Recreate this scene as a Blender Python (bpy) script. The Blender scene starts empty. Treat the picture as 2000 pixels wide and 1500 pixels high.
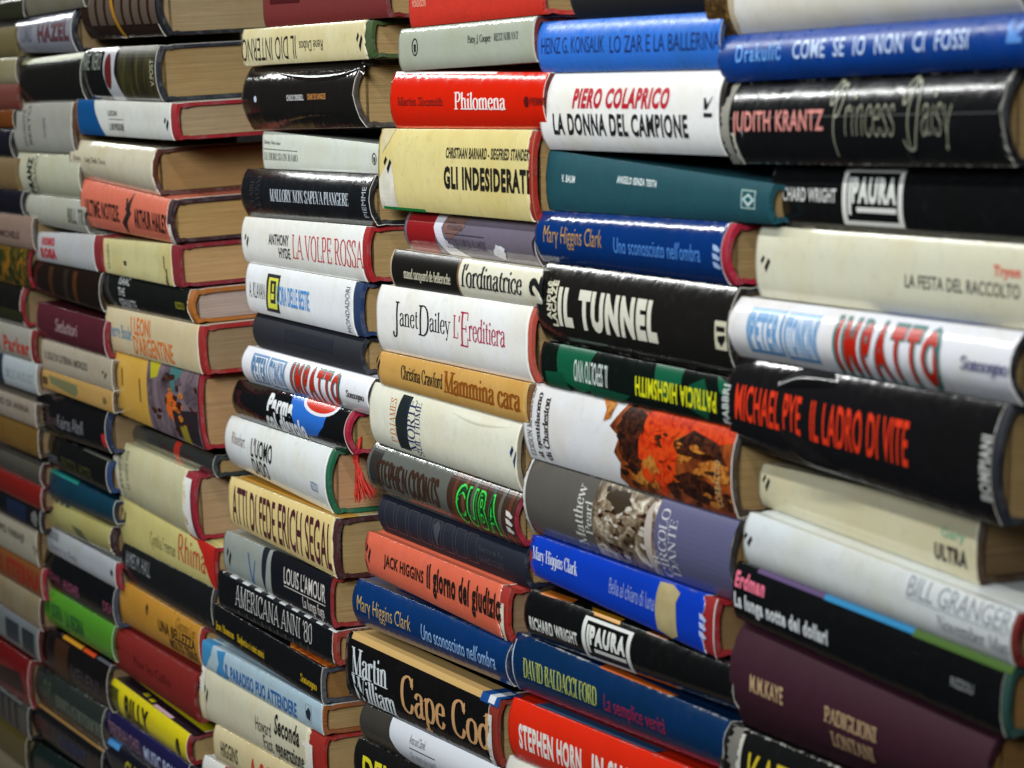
import bpy, bmesh, math, random
from mathutils import Vector, Matrix

# ------------------------------------------------------------------ scene, camera, light
S = bpy.context.scene
COL = bpy.data.collections.new("book_wall"); S.collection.children.link(COL)
W0, H0, FPX = 2000.0, 1500.0, 5000.0          # reference pixels and focal length in those pixels (90 mm on 36 mm)
PHI = math.radians(26.6)                       # angle between the view and the wall of spines
PITCH = math.atan(520 / FPX)
DIST = 1.337
FWD = Vector((-math.cos(PHI) * math.cos(PITCH), math.sin(PHI) * math.cos(PITCH), -math.sin(PITCH)))
RIGHT = FWD.cross(Vector((0, 0, 1))).normalized()
UP = RIGHT.cross(FWD).normalized()
CAMLOC = -DIST * FWD
cd = bpy.data.cameras.new("camera"); cam = bpy.data.objects.new("camera", cd); COL.objects.link(cam)
cam.matrix_world = Matrix((RIGHT, UP, -FWD)).transposed().to_4x4()
cam.location = CAMLOC
cd.sensor_width = 36; cd.lens = 90; cd.clip_start = .05; cd.clip_end = 60
cd.dof.use_dof = True; cd.dof.focus_distance = 1.47; cd.dof.aperture_fstop = 15
S.camera = cam
S.render.resolution_x, S.render.resolution_y = 1024, 768

world = bpy.data.worlds.new("World"); S.world = world; world.use_nodes = True
bg = world.node_tree.nodes["Background"]; bg.inputs[0].default_value = (.5, .64, .70, 1); bg.inputs[1].default_value = .022

def area(name, loc, target, sx, sy, power, col):
    d = bpy.data.lights.new(name, 'AREA'); d.shape = 'RECTANGLE'; d.size = sx; d.size_y = sy; d.energy = power; d.color = col
    o = bpy.data.objects.new(name, d); COL.objects.link(o); o.location = loc
    z = (Vector(loc) - Vector(target)).normalized(); x = Vector((1, 0, 0)); x = (x - z * x.dot(z)).normalized(); y = z.cross(x)
    o.matrix_world = Matrix((x, y, z)).transposed().to_4x4(); o.location = loc
    return o
# a row of fluorescent tubes over the stall, parallel to the wall of books, and an added soft fill lamp from the right front
for i, x in enumerate((-3.5, -2.05, -.6, .85)):
    area("fluorescent_tube", (x, -.56, .90), (x + .15, 0, -.05), 1.3, .032, (6.4, 7.0, 8.6, 8.6)[i], (.97, .99, .965))  # rightmost tube added to light the page ends
fill = area("fill_light", (1.6, -1.7, .85), (-.46, 0, .09), .8, .6, 4.3, (.90, .955, 1)); fill.data.spread = math.radians(38)  # added fill without a fixture, narrowed to a pool on the middle stacks

vs = S.view_settings
vs.view_transform = 'Standard'; vs.look = 'None'; vs.exposure = 0; vs.gamma = 1; vs.use_curve_mapping = False
S.render.engine = 'CYCLES'

R = random.Random(7)
MM = .001

# ------------------------------------------------------------------ materials
def lin(h):
    h = h.lstrip('#'); c = [int(h[i:i + 2], 16) / 255 for i in (0, 2, 4)]
    return [x / 12.92 if x <= .04045 else ((x + .055) / 1.055) ** 2.4 for x in c]
MATS = {}
def nd(nt, typ, **kw):
    n = nt.nodes.new(typ)
    for k, v in kw.items(): setattr(n, k, v)
    return n
def mixc(nt, fac, a, b, mode='MIX'):
    m = nd(nt, 'ShaderNodeMix', data_type='RGBA', blend_type=mode)
    for sock, v in ((m.inputs[0], fac), (m.inputs[6], a), (m.inputs[7], b)):
        if hasattr(v, 'links'): nt.links.new(v, sock)
        elif isinstance(v, (int, float)): sock.default_value = v
        else: sock.default_value = (*v[:3], 1)
    return m.outputs[2]
def ramp(nt, fac, lo, hi, a=0, b=1):
    m = nd(nt, 'ShaderNodeMapRange'); nt.links.new(fac, m.inputs[0])
    for i, v in enumerate((lo, hi, a, b)): m.inputs[i + 1].default_value = v
    return m.outputs[0]
def coords(nt, scale, seed=True):
    tc = nd(nt, 'ShaderNodeTexCoord'); mp = nd(nt, 'ShaderNodeMapping'); nt.links.new(tc.outputs['Object'], mp.inputs[0])
    mp.inputs['Scale'].default_value = scale
    if seed:
        oi = nd(nt, 'ShaderNodeObjectInfo'); mu = nd(nt, 'ShaderNodeMath', operation='MULTIPLY'); nt.links.new(oi.outputs['Random'], mu.inputs[0]); mu.inputs[1].default_value = 57
        nt.links.new(mu.outputs[0], mp.inputs['Location'])
    return mp.outputs[0]
def noise(nt, vec, scale, detail=4, rough=.6):
    n = nd(nt, 'ShaderNodeTexNoise'); nt.links.new(vec, n.inputs['Vector'])
    n.inputs['Scale'].default_value = scale; n.inputs['Detail'].default_value = detail; n.inputs['Roughness'].default_value = rough
    return n.outputs['Fac']
def base(name):
    m = bpy.data.materials.new(name); m.use_nodes = True
    nt = m.node_tree; p = nt.nodes['Principled BSDF']; return m, nt, p
def bump(nt, p, h, strength, dist=.0004):
    b = nd(nt, 'ShaderNodeBump'); b.inputs['Strength'].default_value = strength; b.inputs['Distance'].default_value = dist
    nt.links.new(h, b.inputs['Height']); nt.links.new(b.outputs[0], p.inputs['Normal'])

def jacket_mat(hexc, rough=.27, wear=.5, stain=.25):
    key = ('j', hexc, rough, wear, stain)
    if key in MATS: return MATS[key]
    m, nt, p = base("printed_jacket"); c = lin(hexc); lum = sum(c) / 3
    v = coords(nt, (1, 1, 1))
    big = noise(nt, v, 28, 3); mid = noise(nt, v, 160, 5, .7); fine = noise(nt, v, 900, 2)
    yel = [c[0] * .86, c[1] * .76, c[2] * .52]
    col = mixc(nt, ramp(nt, big, .42, .75, 0, stain), c, yel)
    grime = [x * .62 + .012 for x in c]
    col = mixc(nt, ramp(nt, mid, .54, .78, 0, .22 + stain * .55), col, grime)
    # rubbed edges: board corners and ends lose their ink
    at = nd(nt, 'ShaderNodeAttribute', attribute_name='wear')
    ad = nd(nt, 'ShaderNodeMath', operation='MULTIPLY'); nt.links.new(at.outputs['Fac'], ad.inputs[0]); nt.links.new(ramp(nt, mid, .38, .62), ad.inputs[1])
    worn = ((.5, .48, .43) if wear > .55 else (.2, .19, .17)) if lum < .25 else [x * .55 + .03 for x in c]
    col = mixc(nt, ramp(nt, ad.outputs[0], .42, .75, 0, wear), col, worn)
    sc = noise(nt, coords(nt, (60, 900, 900)), 1.0, 3)
    if lum < .2: col = mixc(nt, ramp(nt, sc, .70, .77, 0, .05), col, (.3, .3, .3))
    nt.links.new(col, p.inputs['Base Color'])
    nt.links.new(ramp(nt, mid, .3, .75, rough * .38, rough * .85), p.inputs['Roughness'])
    p.inputs['Specular IOR Level'].default_value = .5
    h = nd(nt, 'ShaderNodeMath', operation='ADD'); nt.links.new(noise(nt, coords(nt, (120, 70, 70)), 1.0, 3), h.inputs[0])
    f2 = nd(nt, 'ShaderNodeMath', operation='MULTIPLY'); nt.links.new(fine, f2.inputs[0]); f2.inputs[1].default_value = .05; nt.links.new(f2.outputs[0], h.inputs[1])
    bump(nt, p, h.outputs[0], .24, .0011)
    MATS[key] = m; return m

def cloth_mat(hexc):
    key = ('c', hexc)
    if key in MATS: return MATS[key]
    m, nt, p = base("book_cloth"); c = [x * .66 for x in lin(hexc)]
    v = coords(nt, (1, 1, 1)); mid = noise(nt, v, 120, 5, .7)
    weave = noise(nt, coords(nt, (1500, 1500, 900)), 1, 2)
    col = mixc(nt, ramp(nt, mid, .4, .75, 0, .5), c, [x * .6 for x in c])
    col = mixc(nt, ramp(nt, weave, .45, .7, 0, .3), col, [min(1, x * 1.35 + .004) for x in c])
    at = nd(nt, 'ShaderNodeAttribute', attribute_name='wear')
    ad = nd(nt, 'ShaderNodeMath', operation='MULTIPLY'); nt.links.new(at.outputs['Fac'], ad.inputs[0]); nt.links.new(ramp(nt, mid, .4, .6), ad.inputs[1])
    col = mixc(nt, ramp(nt, ad.outputs[0], .4, .8, 0, .35), col, [x * .6 + .10 for x in c])
    nt.links.new(col, p.inputs['Base Color']); p.inputs['Roughness'].default_value = .72; p.inputs['Specular IOR Level'].default_value = .3
    bump(nt, p, weave, .5, .0003)
    MATS[key] = m; return m

def page_mat(hexc):
    key = ('p', hexc)
    if key in MATS: return MATS[key]
    m, nt, p = base("page_paper"); c = lin(hexc)
    lines = noise(nt, coords(nt, (12, 12, 1700)), 1, 5, .8); blot = noise(nt, coords(nt, (1, 1, 1)), 35, 4)
    thick = noise(nt, coords(nt, (2, 2, 260)), 1, 2)
    col = mixc(nt, ramp(nt, lines, .36, .66), [x * .66 for x in c], [min(1, x * 1.12) for x in c])
    col = mixc(nt, ramp(nt, blot, .45, .75, 0, .55), col, [c[0] * .80, c[1] * .70, c[2] * .56])
    col = mixc(nt, ramp(nt, thick, .58, .72, 0, .22), col, [x * .35 for x in c])
    nt.links.new(col, p.inputs['Base Color']); p.inputs['Roughness'].default_value = .9; p.inputs['Specular IOR Level'].default_value = .15
    bump(nt, p, lines, .8, .0005)
    MATS[key] = m; return m

def ink_mat(hexc, rough=.33):
    key = ('i', hexc, rough)
    if key in MATS: return MATS[key]
    m, nt, p = base("printed_ink"); c = lin(hexc)
    mid = noise(nt, coords(nt, (1, 1, 1)), 420, 4, .75)
    col = mixc(nt, ramp(nt, mid, .55, .85, 0, .3), c, [x * .6 + .03 for x in c])
    nt.links.new(col, p.inputs['Base Color']); p.inputs['Roughness'].default_value = rough
    MATS[key] = m; return m

def art_mat(name, stops, scale, stretch=(1, 1, 1), rough=.35, dist=1.2):
    key = ('a', name)
    if key in MATS: return MATS[key]
    m, nt, p = base("printed_picture")
    n = nd(nt, 'ShaderNodeTexNoise'); nt.links.new(coords(nt, stretch, False), n.inputs['Vector'])
    n.inputs['Scale'].default_value = scale; n.inputs['Detail'].default_value = 6; n.inputs['Roughness'].default_value = .62; n.inputs['Distortion'].default_value = dist
    cr = nd(nt, 'ShaderNodeValToRGB'); nt.links.new(n.outputs['Fac'], cr.inputs[0])
    e = cr.color_ramp.elements
    while len(e) < len(stops): e.new(.5)
    for el, (pos, hx) in zip(e, stops): el.position = pos; el.color = (*lin(hx), 1)
    nt.links.new(cr.outputs[0], p.inputs['Base Color']); p.inputs['Roughness'].default_value = rough
    MATS[key] = m; return m
def plain(name, hexc, rough=.7):
    key = (name, hexc)
    if key in MATS: return MATS[key]
    m, nt, p = base(name); c = lin(hexc)
    n = noise(nt, coords(nt, (1, 1, 1)), 90, 5)
    nt.links.new(mixc(nt, ramp(nt, n, .35, .7), [x * .75 for x in c], c), p.inputs['Base Color']); p.inputs['Roughness'].default_value = rough
    MATS[key] = m; return m
def paper_edge(): return plain("torn_paper_edge", '#d9d3c4', .9)

def link(name, me, parent=None):
    o = bpy.data.objects.new(name, me); COL.objects.link(o)
    if parent: o.parent = parent
    return o

# ------------------------------------------------------------------ measuring: a pixel of the photograph on a plane y = const
def hit(x, y, Y=0.0):
    d = FWD * FPX + RIGHT * (x - W0 / 2) + UP * (H0 / 2 - y)
    t = (Y - CAMLOC.y) / d.y
    return CAMLOC + d * t

# ------------------------------------------------------------------ lettering: a drawn serif / pen alphabet, and the built-in sans
def crom(pts, n=7):
    out = []; P = [pts[0]] + list(pts) + [pts[-1]]
    for i in range(1, len(P) - 2):
        a, b, c, d = P[i - 1], P[i], P[i + 1], P[i + 2]
        for k in range(n):
            t = k / n
            out.append(tuple(.5 * (2 * b[j] + (c[j] - a[j]) * t + (2 * a[j] - 5 * b[j] + 4 * c[j] - d[j]) * t * t + (3 * b[j] - a[j] - 3 * c[j] + d[j]) * t ** 3) for j in (0, 1)))
    out.append(tuple(pts[-1])); return out
# glyph: width, stems (x,y0,y1,serifs), bars (x0,x1,y), curves, diagonals (x0,y0,x1,y1,thick), dots, ticks (x,y0,y1)
XH = .64
def gl(w, st=(), ba=(), cu=(), di=(), do=(), ti=()): return dict(w=w, st=st, ba=ba, cu=cu, di=di, do=do, ti=ti)
GL = {
'A': gl(.82, di=[(.08,0,.40,1,0),(.40,1,.74,0,1)], ba=[(.2,.6,.34)], ti=[('s',.08,0),('s',.74,0)]),
'B': gl(.72, [(.17,0,1,'bt')], cu=[[(.17,.98),(.44,.98),(.57,.77),(.44,.54),(.17,.54)],[(.17,.54),(.48,.54),(.64,.28),(.48,.02),(.17,.02)]]),
'C': gl(.78, cu=[[(.68,.76),(.6,.93),(.42,1),(.18,.86),(.10,.5),(.18,.14),(.42,0),(.6,.06),(.70,.26)]], ti=[('v',.69,.70,1)]),
'D': gl(.82, [(.17,0,1,'bt')], cu=[[(.17,.98),(.42,.98),(.66,.82),(.74,.5),(.66,.18),(.42,.02),(.17,.02)]]),
'E': gl(.68, [(.17,0,1,'bt')], [(.17,.58,.98),(.17,.48,.52),(.17,.60,.02)], ti=[('v',.59,.76,.98),('v',.49,.42,.62),('v',.61,.02,.26)]),
'F': gl(.64, [(.17,0,1,'bt')], [(.17,.58,.98),(.17,.46,.52)], ti=[('v',.59,.76,.98),('v',.47,.42,.62)]),
'G': gl(.84, [(.68,.08,.42,'t')], cu=[[(.68,.76),(.6,.93),(.42,1),(.18,.86),(.10,.5),(.18,.14),(.42,0),(.6,.04),(.68,.14)]], ti=[('v',.69,.70,1)]),
'H': gl(.86, [(.17,0,1,'bt'),(.69,0,1,'bt')], [(.17,.69,.52)]),
'I': gl(.36, [(.18,0,1,'bt')]),
'J': gl(.46, [(.27,.1,1,'t')], cu=[[(.27,.14),(.22,-.12),(.08,-.2),(.0,-.1),(.04,-.02)]]),
'K': gl(.8, [(.17,0,1,'bt')], di=[(.2,.42,.62,1,0),(.34,.56,.7,0,1)], ti=[('s',.62,.98),('s',.7,0)]),
'L': gl(.66, [(.17,0,1,'bt')], [(.17,.6,.02)], ti=[('v',.61,.02,.28)]),
'M': gl(1.0, [(.83,0,1,'bt')], di=[(.17,0,.17,1,0),(.17,1,.5,.02,1),(.5,.02,.83,1,0)], ti=[('s',.17,0),('s',.15,.98)]),
'N': gl(.86, di=[(.16,0,.16,1,0),(.16,1,.7,0,1),(.7,0,.7,1,0)], ti=[('s',.16,0),('s',.12,.98),('s',.7,.98)]),
'O': gl(.84, cu=[[(.42,1),(.18,.86),(.10,.5),(.18,.14),(.42,0),(.66,.14),(.74,.5),(.66,.86),(.42,1)]]),
'P': gl(.68, [(.17,0,1,'bt')], cu=[[(.17,.98),(.44,.98),(.60,.74),(.44,.48),(.17,.48)]]),
'Q': gl(.84, cu=[[(.42,1),(.18,.86),(.10,.5),(.18,.14),(.42,0),(.66,.14),(.74,.5),(.66,.86),(.42,1)]], di=[(.42,.1,.74,-.18,1)]),
'R': gl(.78, [(.17,0,1,'bt')], cu=[[(.17,.98),(.44,.98),(.59,.75),(.44,.5),(.17,.5)]], di=[(.38,.5,.7,0,1)], ti=[('s',.7,0)]),
'S': gl(.62, cu=[[(.51,.78),(.46,.93),(.32,1),(.14,.9),(.12,.72),(.3,.54),(.48,.38),(.52,.2),(.4,.02),(.26,0),(.14,.06),(.09,.24)]], ti=[('v',.52,.74,1),('v',.08,0,.28)]),
'T': gl(.72, [(.36,0,1,'b')], [(.06,.66,.98)], ti=[('v',.07,.74,.98),('v',.65,.74,.98)]),
'U': gl(.82, [(.18,.26,1,'t')], cu=[[(.18,.3),(.22,.08),(.42,0),(.62,.08),(.68,.3),(.68,1)]], ti=[('s',.68,.98)]),
'V': gl(.8, di=[(.08,1,.40,0,1),(.40,0,.70,1,0)], ti=[('s',.08,.98),('s',.7,.98)]),
'W': gl(1.15, di=[(.08,1,.34,0,1),(.34,0,.58,1,0),(.56,1,.82,0,1),(.82,0,1.05,1,0)], ti=[('s',.08,.98),('s',.56,.98),('s',1.05,.98)]),
'X': gl(.8, di=[(.1,1,.68,0,1),(.1,0,.66,1,0)], ti=[('s',.1,.98),('s',.66,.98),('s',.1,0),('s',.7,0)]),
'Y': gl(.76, [(.38,0,.45,'b')], di=[(.08,1,.38,.42,1),(.38,.42,.68,1,0)], ti=[('s',.08,.98),('s',.68,.98)]),
'Z': gl(.7, ba=[(.1,.6,.98),(.08,.62,.02)], di=[(.08,0,.6,1,1)], ti=[('v',.1,.78,.98),('v',.61,.02,.24)]),
'a': gl(.56, [(.42,.06,.44,'')], cu=[[(.10,.48),(.14,.58),(.26,.64),(.40,.58),(.42,.42)],[(.42,.40),(.22,.36),(.09,.2),(.14,.04),(.24,0),(.42,.14)],[(.42,.1),(.46,.02),(.56,.06)]]),
'b': gl(.6, [(.14,0,1,'l')], cu=[[(.14,.5),(.3,.65),(.46,.56),(.52,.32),(.46,.08),(.3,0),(.14,.1)]]),
'c': gl(.52, cu=[[(.44,.5),(.38,.6),(.28,.65),(.13,.54),(.08,.32),(.13,.1),(.28,0),(.4,.05),(.47,.18)]], do=[(.43,.5,.05)]),
'd': gl(.62, [(.47,0,1,'lb')], cu=[[(.47,.52),(.32,.65),(.15,.56),(.08,.32),(.15,.08),(.3,0),(.47,.14)]]),
'e': gl(.54, ba=[(.1,.45,.37)], cu=[[(.45,.37),(.42,.57),(.28,.65),(.13,.54),(.08,.32),(.13,.1),(.28,0),(.4,.05),(.47,.18)]]),
'f': gl(.38, [(.17,0,.8,'b')], [(.04,.34,.62)], cu=[[(.17,.78),(.2,.96),(.32,1.0),(.4,.93)]], do=[(.38,.92,.05)]),
'g': gl(.56, [(.44,-.1,.62,'')], cu=[[(.44,.52),(.3,.65),(.14,.56),(.08,.34),(.14,.12),(.28,.06),(.44,.18)],[(.44,-.06),(.38,-.24),(.22,-.3),(.08,-.22)]]),
'h': gl(.64, [(.14,0,1,'lb'),(.48,0,.42,'b')], cu=[[(.14,.48),(.3,.65),(.44,.6),(.48,.4)]]),
'i': gl(.3, [(.15,0,.64,'lb')], do=[(.14,.86,.075)]),
'j': gl(.3, [(.17,-.12,.64,'l')], cu=[[(.17,-.1),(.1,-.28),(.0,-.26)]], do=[(.16,.86,.075)]),
'k': gl(.6, [(.14,0,1,'lb')], di=[(.16,.28,.46,.63,0),(.26,.4,.52,0,1)], ti=[('s',.52,0),('s',.46,.62)]),
'l': gl(.3, [(.15,0,1,'lb')]),
'm': gl(.96, [(.14,0,.64,'lb'),(.47,0,.42,'b'),(.80,0,.42,'b')], cu=[[(.14,.48),(.3,.65),(.43,.6),(.47,.4)],[(.47,.48),(.63,.65),(.76,.6),(.8,.4)]]),
'n': gl(.64, [(.14,0,.64,'lb'),(.48,0,.42,'b')], cu=[[(.14,.48),(.3,.65),(.44,.6),(.48,.4)]]),
'o': gl(.6, cu=[[(.3,.65),(.14,.56),(.08,.32),(.14,.08),(.3,0),(.46,.08),(.52,.32),(.46,.56),(.3,.65)]]),
'p': gl(.62, [(.14,-.28,.64,'lb')], cu=[[(.14,.5),(.3,.65),(.46,.56),(.53,.32),(.46,.08),(.3,0),(.14,.12)]]),
'q': gl(.62, [(.47,-.28,.62,'b')], cu=[[(.47,.52),(.32,.65),(.15,.56),(.08,.32),(.15,.08),(.3,0),(.47,.14)]]),
'r': gl(.46, [(.14,0,.64,'lb')], cu=[[(.14,.46),(.24,.62),(.36,.65),(.42,.57)]], do=[(.4,.56,.055)]),
's': gl(.46, cu=[[(.38,.5),(.34,.6),(.23,.65),(.11,.58),(.1,.46),(.22,.36),(.36,.26),(.39,.13),(.3,.02),(.2,0),(.1,.04),(.06,.16)]]),
't': gl(.38, [(.17,.1,.84,'')], [(.04,.34,.62)], cu=[[(.17,.14),(.22,.02),(.36,.06)]]),
'u': gl(.64, [(.14,.2,.64,'l'),(.48,0,.64,'lb')], cu=[[(.14,.24),(.18,.04),(.3,0),(.48,.16)]]),
'v': gl(.56, di=[(.08,.63,.28,0,1),(.28,0,.48,.63,0)], ti=[('s',.08,.62),('s',.48,.62)]),
'w': gl(.84, di=[(.08,.63,.26,0,1),(.26,0,.42,.63,0),(.42,.63,.6,0,1),(.6,0,.76,.63,0)], ti=[('s',.08,.62),('s',.76,.62)]),
'x': gl(.58, di=[(.08,.63,.5,0,1),(.08,0,.48,.63,0)]),
'y': gl(.56, di=[(.08,.63,.28,.02,1),(.48,.63,.2,-.26,0)], ti=[('s',.08,.62),('s',.48,.62)], do=[(.15,-.25,.06)]),
'z': gl(.5, ba=[(.08,.42,.62),(.06,.44,.02)], di=[(.06,0,.42,.63,1)]),
"'": gl(.18, di=[(.08,.74,.1,1,1)]), '.': gl(.22, do=[(.1,.05,.07)]), '-': gl(.4, ba=[(.06,.34,.32)]),
'8': gl(.6, cu=[[(.3,1),(.14,.9),(.14,.64),(.3,.53),(.46,.64),(.46,.9),(.3,1)],[(.3,.53),(.1,.42),(.1,.12),(.3,0),(.5,.12),(.5,.42),(.3,.53)]]),
'0': gl(.62, cu=[[(.31,1),(.14,.86),(.09,.5),(.14,.14),(.31,0),(.48,.14),(.53,.5),(.48,.86),(.31,1)]]),
'2': gl(.6, cu=[[(.1,.74),(.16,.94),(.3,1),(.46,.9),(.47,.7),(.3,.4),(.1,.04)]], ba=[(.08,.52,.04)]),
}
PEN = {'P': gl(.72, cu=[[(.24,-.1),(.28,.4),(.31,.93),(.16,1.0),(.03,.84),(.06,.68),(.2,.70),(.36,.94),(.54,.92),(.58,.68),(.44,.5),(.28,.5)]]),
'D': gl(.86, cu=[[(.34,.04),(.33,.5),(.35,.95),(.18,1.0),(.03,.82),(.07,.66),(.2,.68),(.42,.96),(.66,.78),(.72,.4),(.56,.06),(.34,.0),(.2,.04),(.12,.14)]])}
def pen_text(txt, thick=.13, thin=.035, serif=True, slant=0.0, track=0.0):
    """polygons of a string set in the drawn alphabet; {X} sets an enlarged dropped initial"""
    polys = []; x = 0; big = False
    for ch in txt:
        if ch == '{': big = True; continue
        if ch == '}': big = False; continue
        if ch == ' ': x += .32; continue
        g = (PEN.get(ch) if not serif and thin > .045 and thick < .06 else None) or GL.get(ch) or GL.get(ch.upper()) or GL['I']
        sc, dy = (1.5, -.3) if big else (1, 0)
        loc = []
        def quad(a, b, c, d): loc.append([a, b, c, d])
        SH, SE = thin * 1.15, thick * .55 + .025
        for (sx, y0, y1, f) in g['st']:
            quad((sx - thick/2, y0), (sx + thick/2, y0), (sx + thick/2, y1), (sx - thick/2, y1))
            if serif:
                if 'b' in f: quad((sx - thick/2 - SE, y0), (sx + thick/2 + SE, y0), (sx + thick/2 + SE, y0 + SH), (sx - thick/2 - SE, y0 + SH))
                if 't' in f: quad((sx - thick/2 - SE, y1 - SH), (sx + thick/2 + SE, y1 - SH), (sx + thick/2 + SE, y1), (sx - thick/2 - SE, y1))
                if 'l' in f: loc.append([(sx - thick/2 - SE, y1 - SH * 2.2), (sx, y1 - SH * 1.2), (sx + thick/2, y1), (sx - thick/2, y1 - SH * .4)])
        for (a, b, y) in g['ba']: quad((a, y - thin/2), (b, y - thin/2), (b, y + thin/2), (a, y + thin/2))
        for (a, b, c, d, th) in g['di']:
            w = thick if th else thin * 1.1
            w = w / max(.35, abs(d - b) / math.hypot(c - a, d - b))
            quad((a - w/2, b), (a + w/2, b), (c + w/2, d), (c - w/2, d)) if d > b else quad((c - w/2, d), (c + w/2, d), (a + w/2, b), (a - w/2, b))
        for pts in g['cu']:
            q = crom(pts); L = []; Rr = []
            for i, pnt in enumerate(q):
                a = q[max(0, i - 1)]; b = q[min(len(q) - 1, i + 1)]
                tx, ty = b[0] - a[0], b[1] - a[1]; l = math.hypot(tx, ty) or 1; tx /= l; ty /= l
                w = thin + (thick * 1.06 - thin) * abs(ty) ** 1.5
                L.append((pnt[0] - ty * w/2, pnt[1] + tx * w/2)); Rr.append((pnt[0] + ty * w/2, pnt[1] - tx * w/2))
            for i in range(len(q) - 1): quad(L[i], Rr[i], Rr[i + 1], L[i + 1])
        for (cx, cy, r) in g['do']: loc.append([(cx + r * math.cos(k * .7854), cy + r * math.sin(k * .7854)) for k in range(8)])
        if serif:
            for t in g['ti']:
                if t[0] == 's':
                    y0 = t[2] if t[2] < .3 else t[2] + .02 - SH
                    quad((t[1] - SE - .03, y0), (t[1] + SE + .03, y0), (t[1] + SE + .03, y0 + SH), (t[1] - SE - .03, y0 + SH))
                else: quad((t[1] - thin * .6, t[2]), (t[1] + thin * .6, t[2]), (t[1] + thin * .6, t[3]), (t[1] - thin * .6, t[3]))
        for poly in loc: polys.append([(x + px * sc + slant * (py * sc + dy), py * sc + dy) for px, py in poly])
        x += g['w'] * sc + track
    return polys
SANS = {}
def sans_prepare(reqs):
    tmp = {}
    for key in reqs:
        if key in SANS or key in tmp: continue
        c = bpy.data.curves.new("t", 'FONT'); c.body = key[0]; c.size = 1; c.offset = key[1]; c.resolution_u = 3; c.shear = key[2]; c.space_character = key[3] or (1 + max(0, key[1]) * 3.2)
        o = bpy.data.objects.new("t", c); COL.objects.link(o); tmp[key] = o
    bpy.context.view_layer.update(); dg = bpy.context.evaluated_depsgraph_get()
    for key, o in tmp.items():
        me = o.evaluated_get(dg).to_mesh()
        SANS[key] = [[(me.vertices[i].co.x, me.vertices[i].co.y) for i in p.vertices] for p in me.polygons]
        o.evaluated_get(dg).to_mesh_clear(); c = o.data; bpy.data.objects.remove(o); bpy.data.curves.remove(c)

# ------------------------------------------------------------------ the items printed on a spine
def T(txt, x0, x1, t0, t1, col, font='sans', b=.0, rot=0, sh=0., sp=0, n='title_lettering', **kw):
    return dict(k='T', sp=sp, txt=txt, x0=x0, x1=x1, t0=t0, t1=t1, col=col, font=font, b=b, rot=rot, sh=sh, n=n, kw=kw)
def A(*a, **k): return T(*a, n='author_lettering', **k)
def PB(*a, **k): return T(*a, n='publisher_lettering', **k)
def P(pts, col, n='printed_panel', mat=None): return dict(k='P', pts=pts, col=col, n=n, mat=mat)
def RECT(x0, x1, t0, t1, col, n='printed_panel', mat=None): return P([(x0, t0), (x1, t0), (x1, t1), (x0, t1)], col, n, mat)
def FRAME(x0, x1, t0, t1, wx, wt, col, n='printed_frame'):
    return dict(k='M', polys=[[(x0, t0), (x1, t0), (x1, t0 + wt), (x0, t0 + wt)], [(x0, t1 - wt), (x1, t1 - wt), (x1, t1), (x0, t1)],
                [(x0, t0 + wt), (x0 + wx, t0 + wt), (x0 + wx, t1 - wt), (x0, t1 - wt)], [(x1 - wx, t0 + wt), (x1, t0 + wt), (x1, t1 - wt), (x1 - wx, t1 - wt)]], col=col, n=n)
def ELL(cx, ct, rx, rt, col, n='printed_spot', mat=None, k=22, j=0., a0=0, a1=360):
    rr = random.Random(int(cx * 7 + ct * 100))
    return P([(cx + rx * (1 + j * rr.uniform(-1, 1)) * math.cos(math.radians(a0 + (a1 - a0) * i / k)), ct + rt * (1 + j * rr.uniform(-1, 1)) * math.sin(math.radians(a0 + (a1 - a0) * i / k))) for i in range(k)], col, n, mat)
def RING(cx, ct, rx, rt, wx, wt, col):
    q = []
    for i in range(20):
        a, b = math.tau * i / 20, math.tau * (i + 1) / 20
        q.append([(cx + rx * math.cos(a), ct + rt * math.sin(a)), (cx + rx * math.cos(b), ct + rt * math.sin(b)), (cx + (rx - wx) * math.cos(b), ct + (rt - wt) * math.sin(b)), (cx + (rx - wx) * math.cos(a), ct + (rt - wt) * math.sin(a))])
    q.append([(cx - rx * .35, ct - rt * .3), (cx + rx * .35, ct - rt * .3), (cx + rx * .3, ct + rt * .45), (cx, ct + rt * .65), (cx - rx * .3, ct + rt * .45)])
    return dict(k='M', polys=q, col=col, n='publisher_emblem')
def SLASH(x0, x1, t0, t1, col='#17171a'):
    w, h = x1 - x0, t1 - t0
    q = [[(x0 + w * u, t0 + h * v) for u, v in pl] for pl in ([(.0, .34), (.26, .0), (.44, .16), (.14, .52)], [(.40, .68), (.80, .14), (1.0, .34), (.56, 1.0)])]
    return dict(k='M', polys=q, col=col, n='publisher_emblem')
def WAVE(x0, x1, t0, t1, col='#d8d8dc'):
    q = []; w = x1 - x0; h = t1 - t0
    for k in range(3):
        a = t0 + h * k / 3
        q.append([(x0, a), (x0 + w * .5, a + h * .04), (x1, a + h * .2), (x1 - w * .2, a + h * .3), (x0 + w * .55, a + h * .16), (x0 + w * .1, a + h * .22)])
    return dict(k='M', polys=q, col=col, n='publisher_emblem')
def LINES(lst, col, n='printed_rule'): return dict(k='M', polys=[[(a, c), (b, c), (b, d), (a, d)] for a, b, c, d in lst], col=col, n=n)
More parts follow.
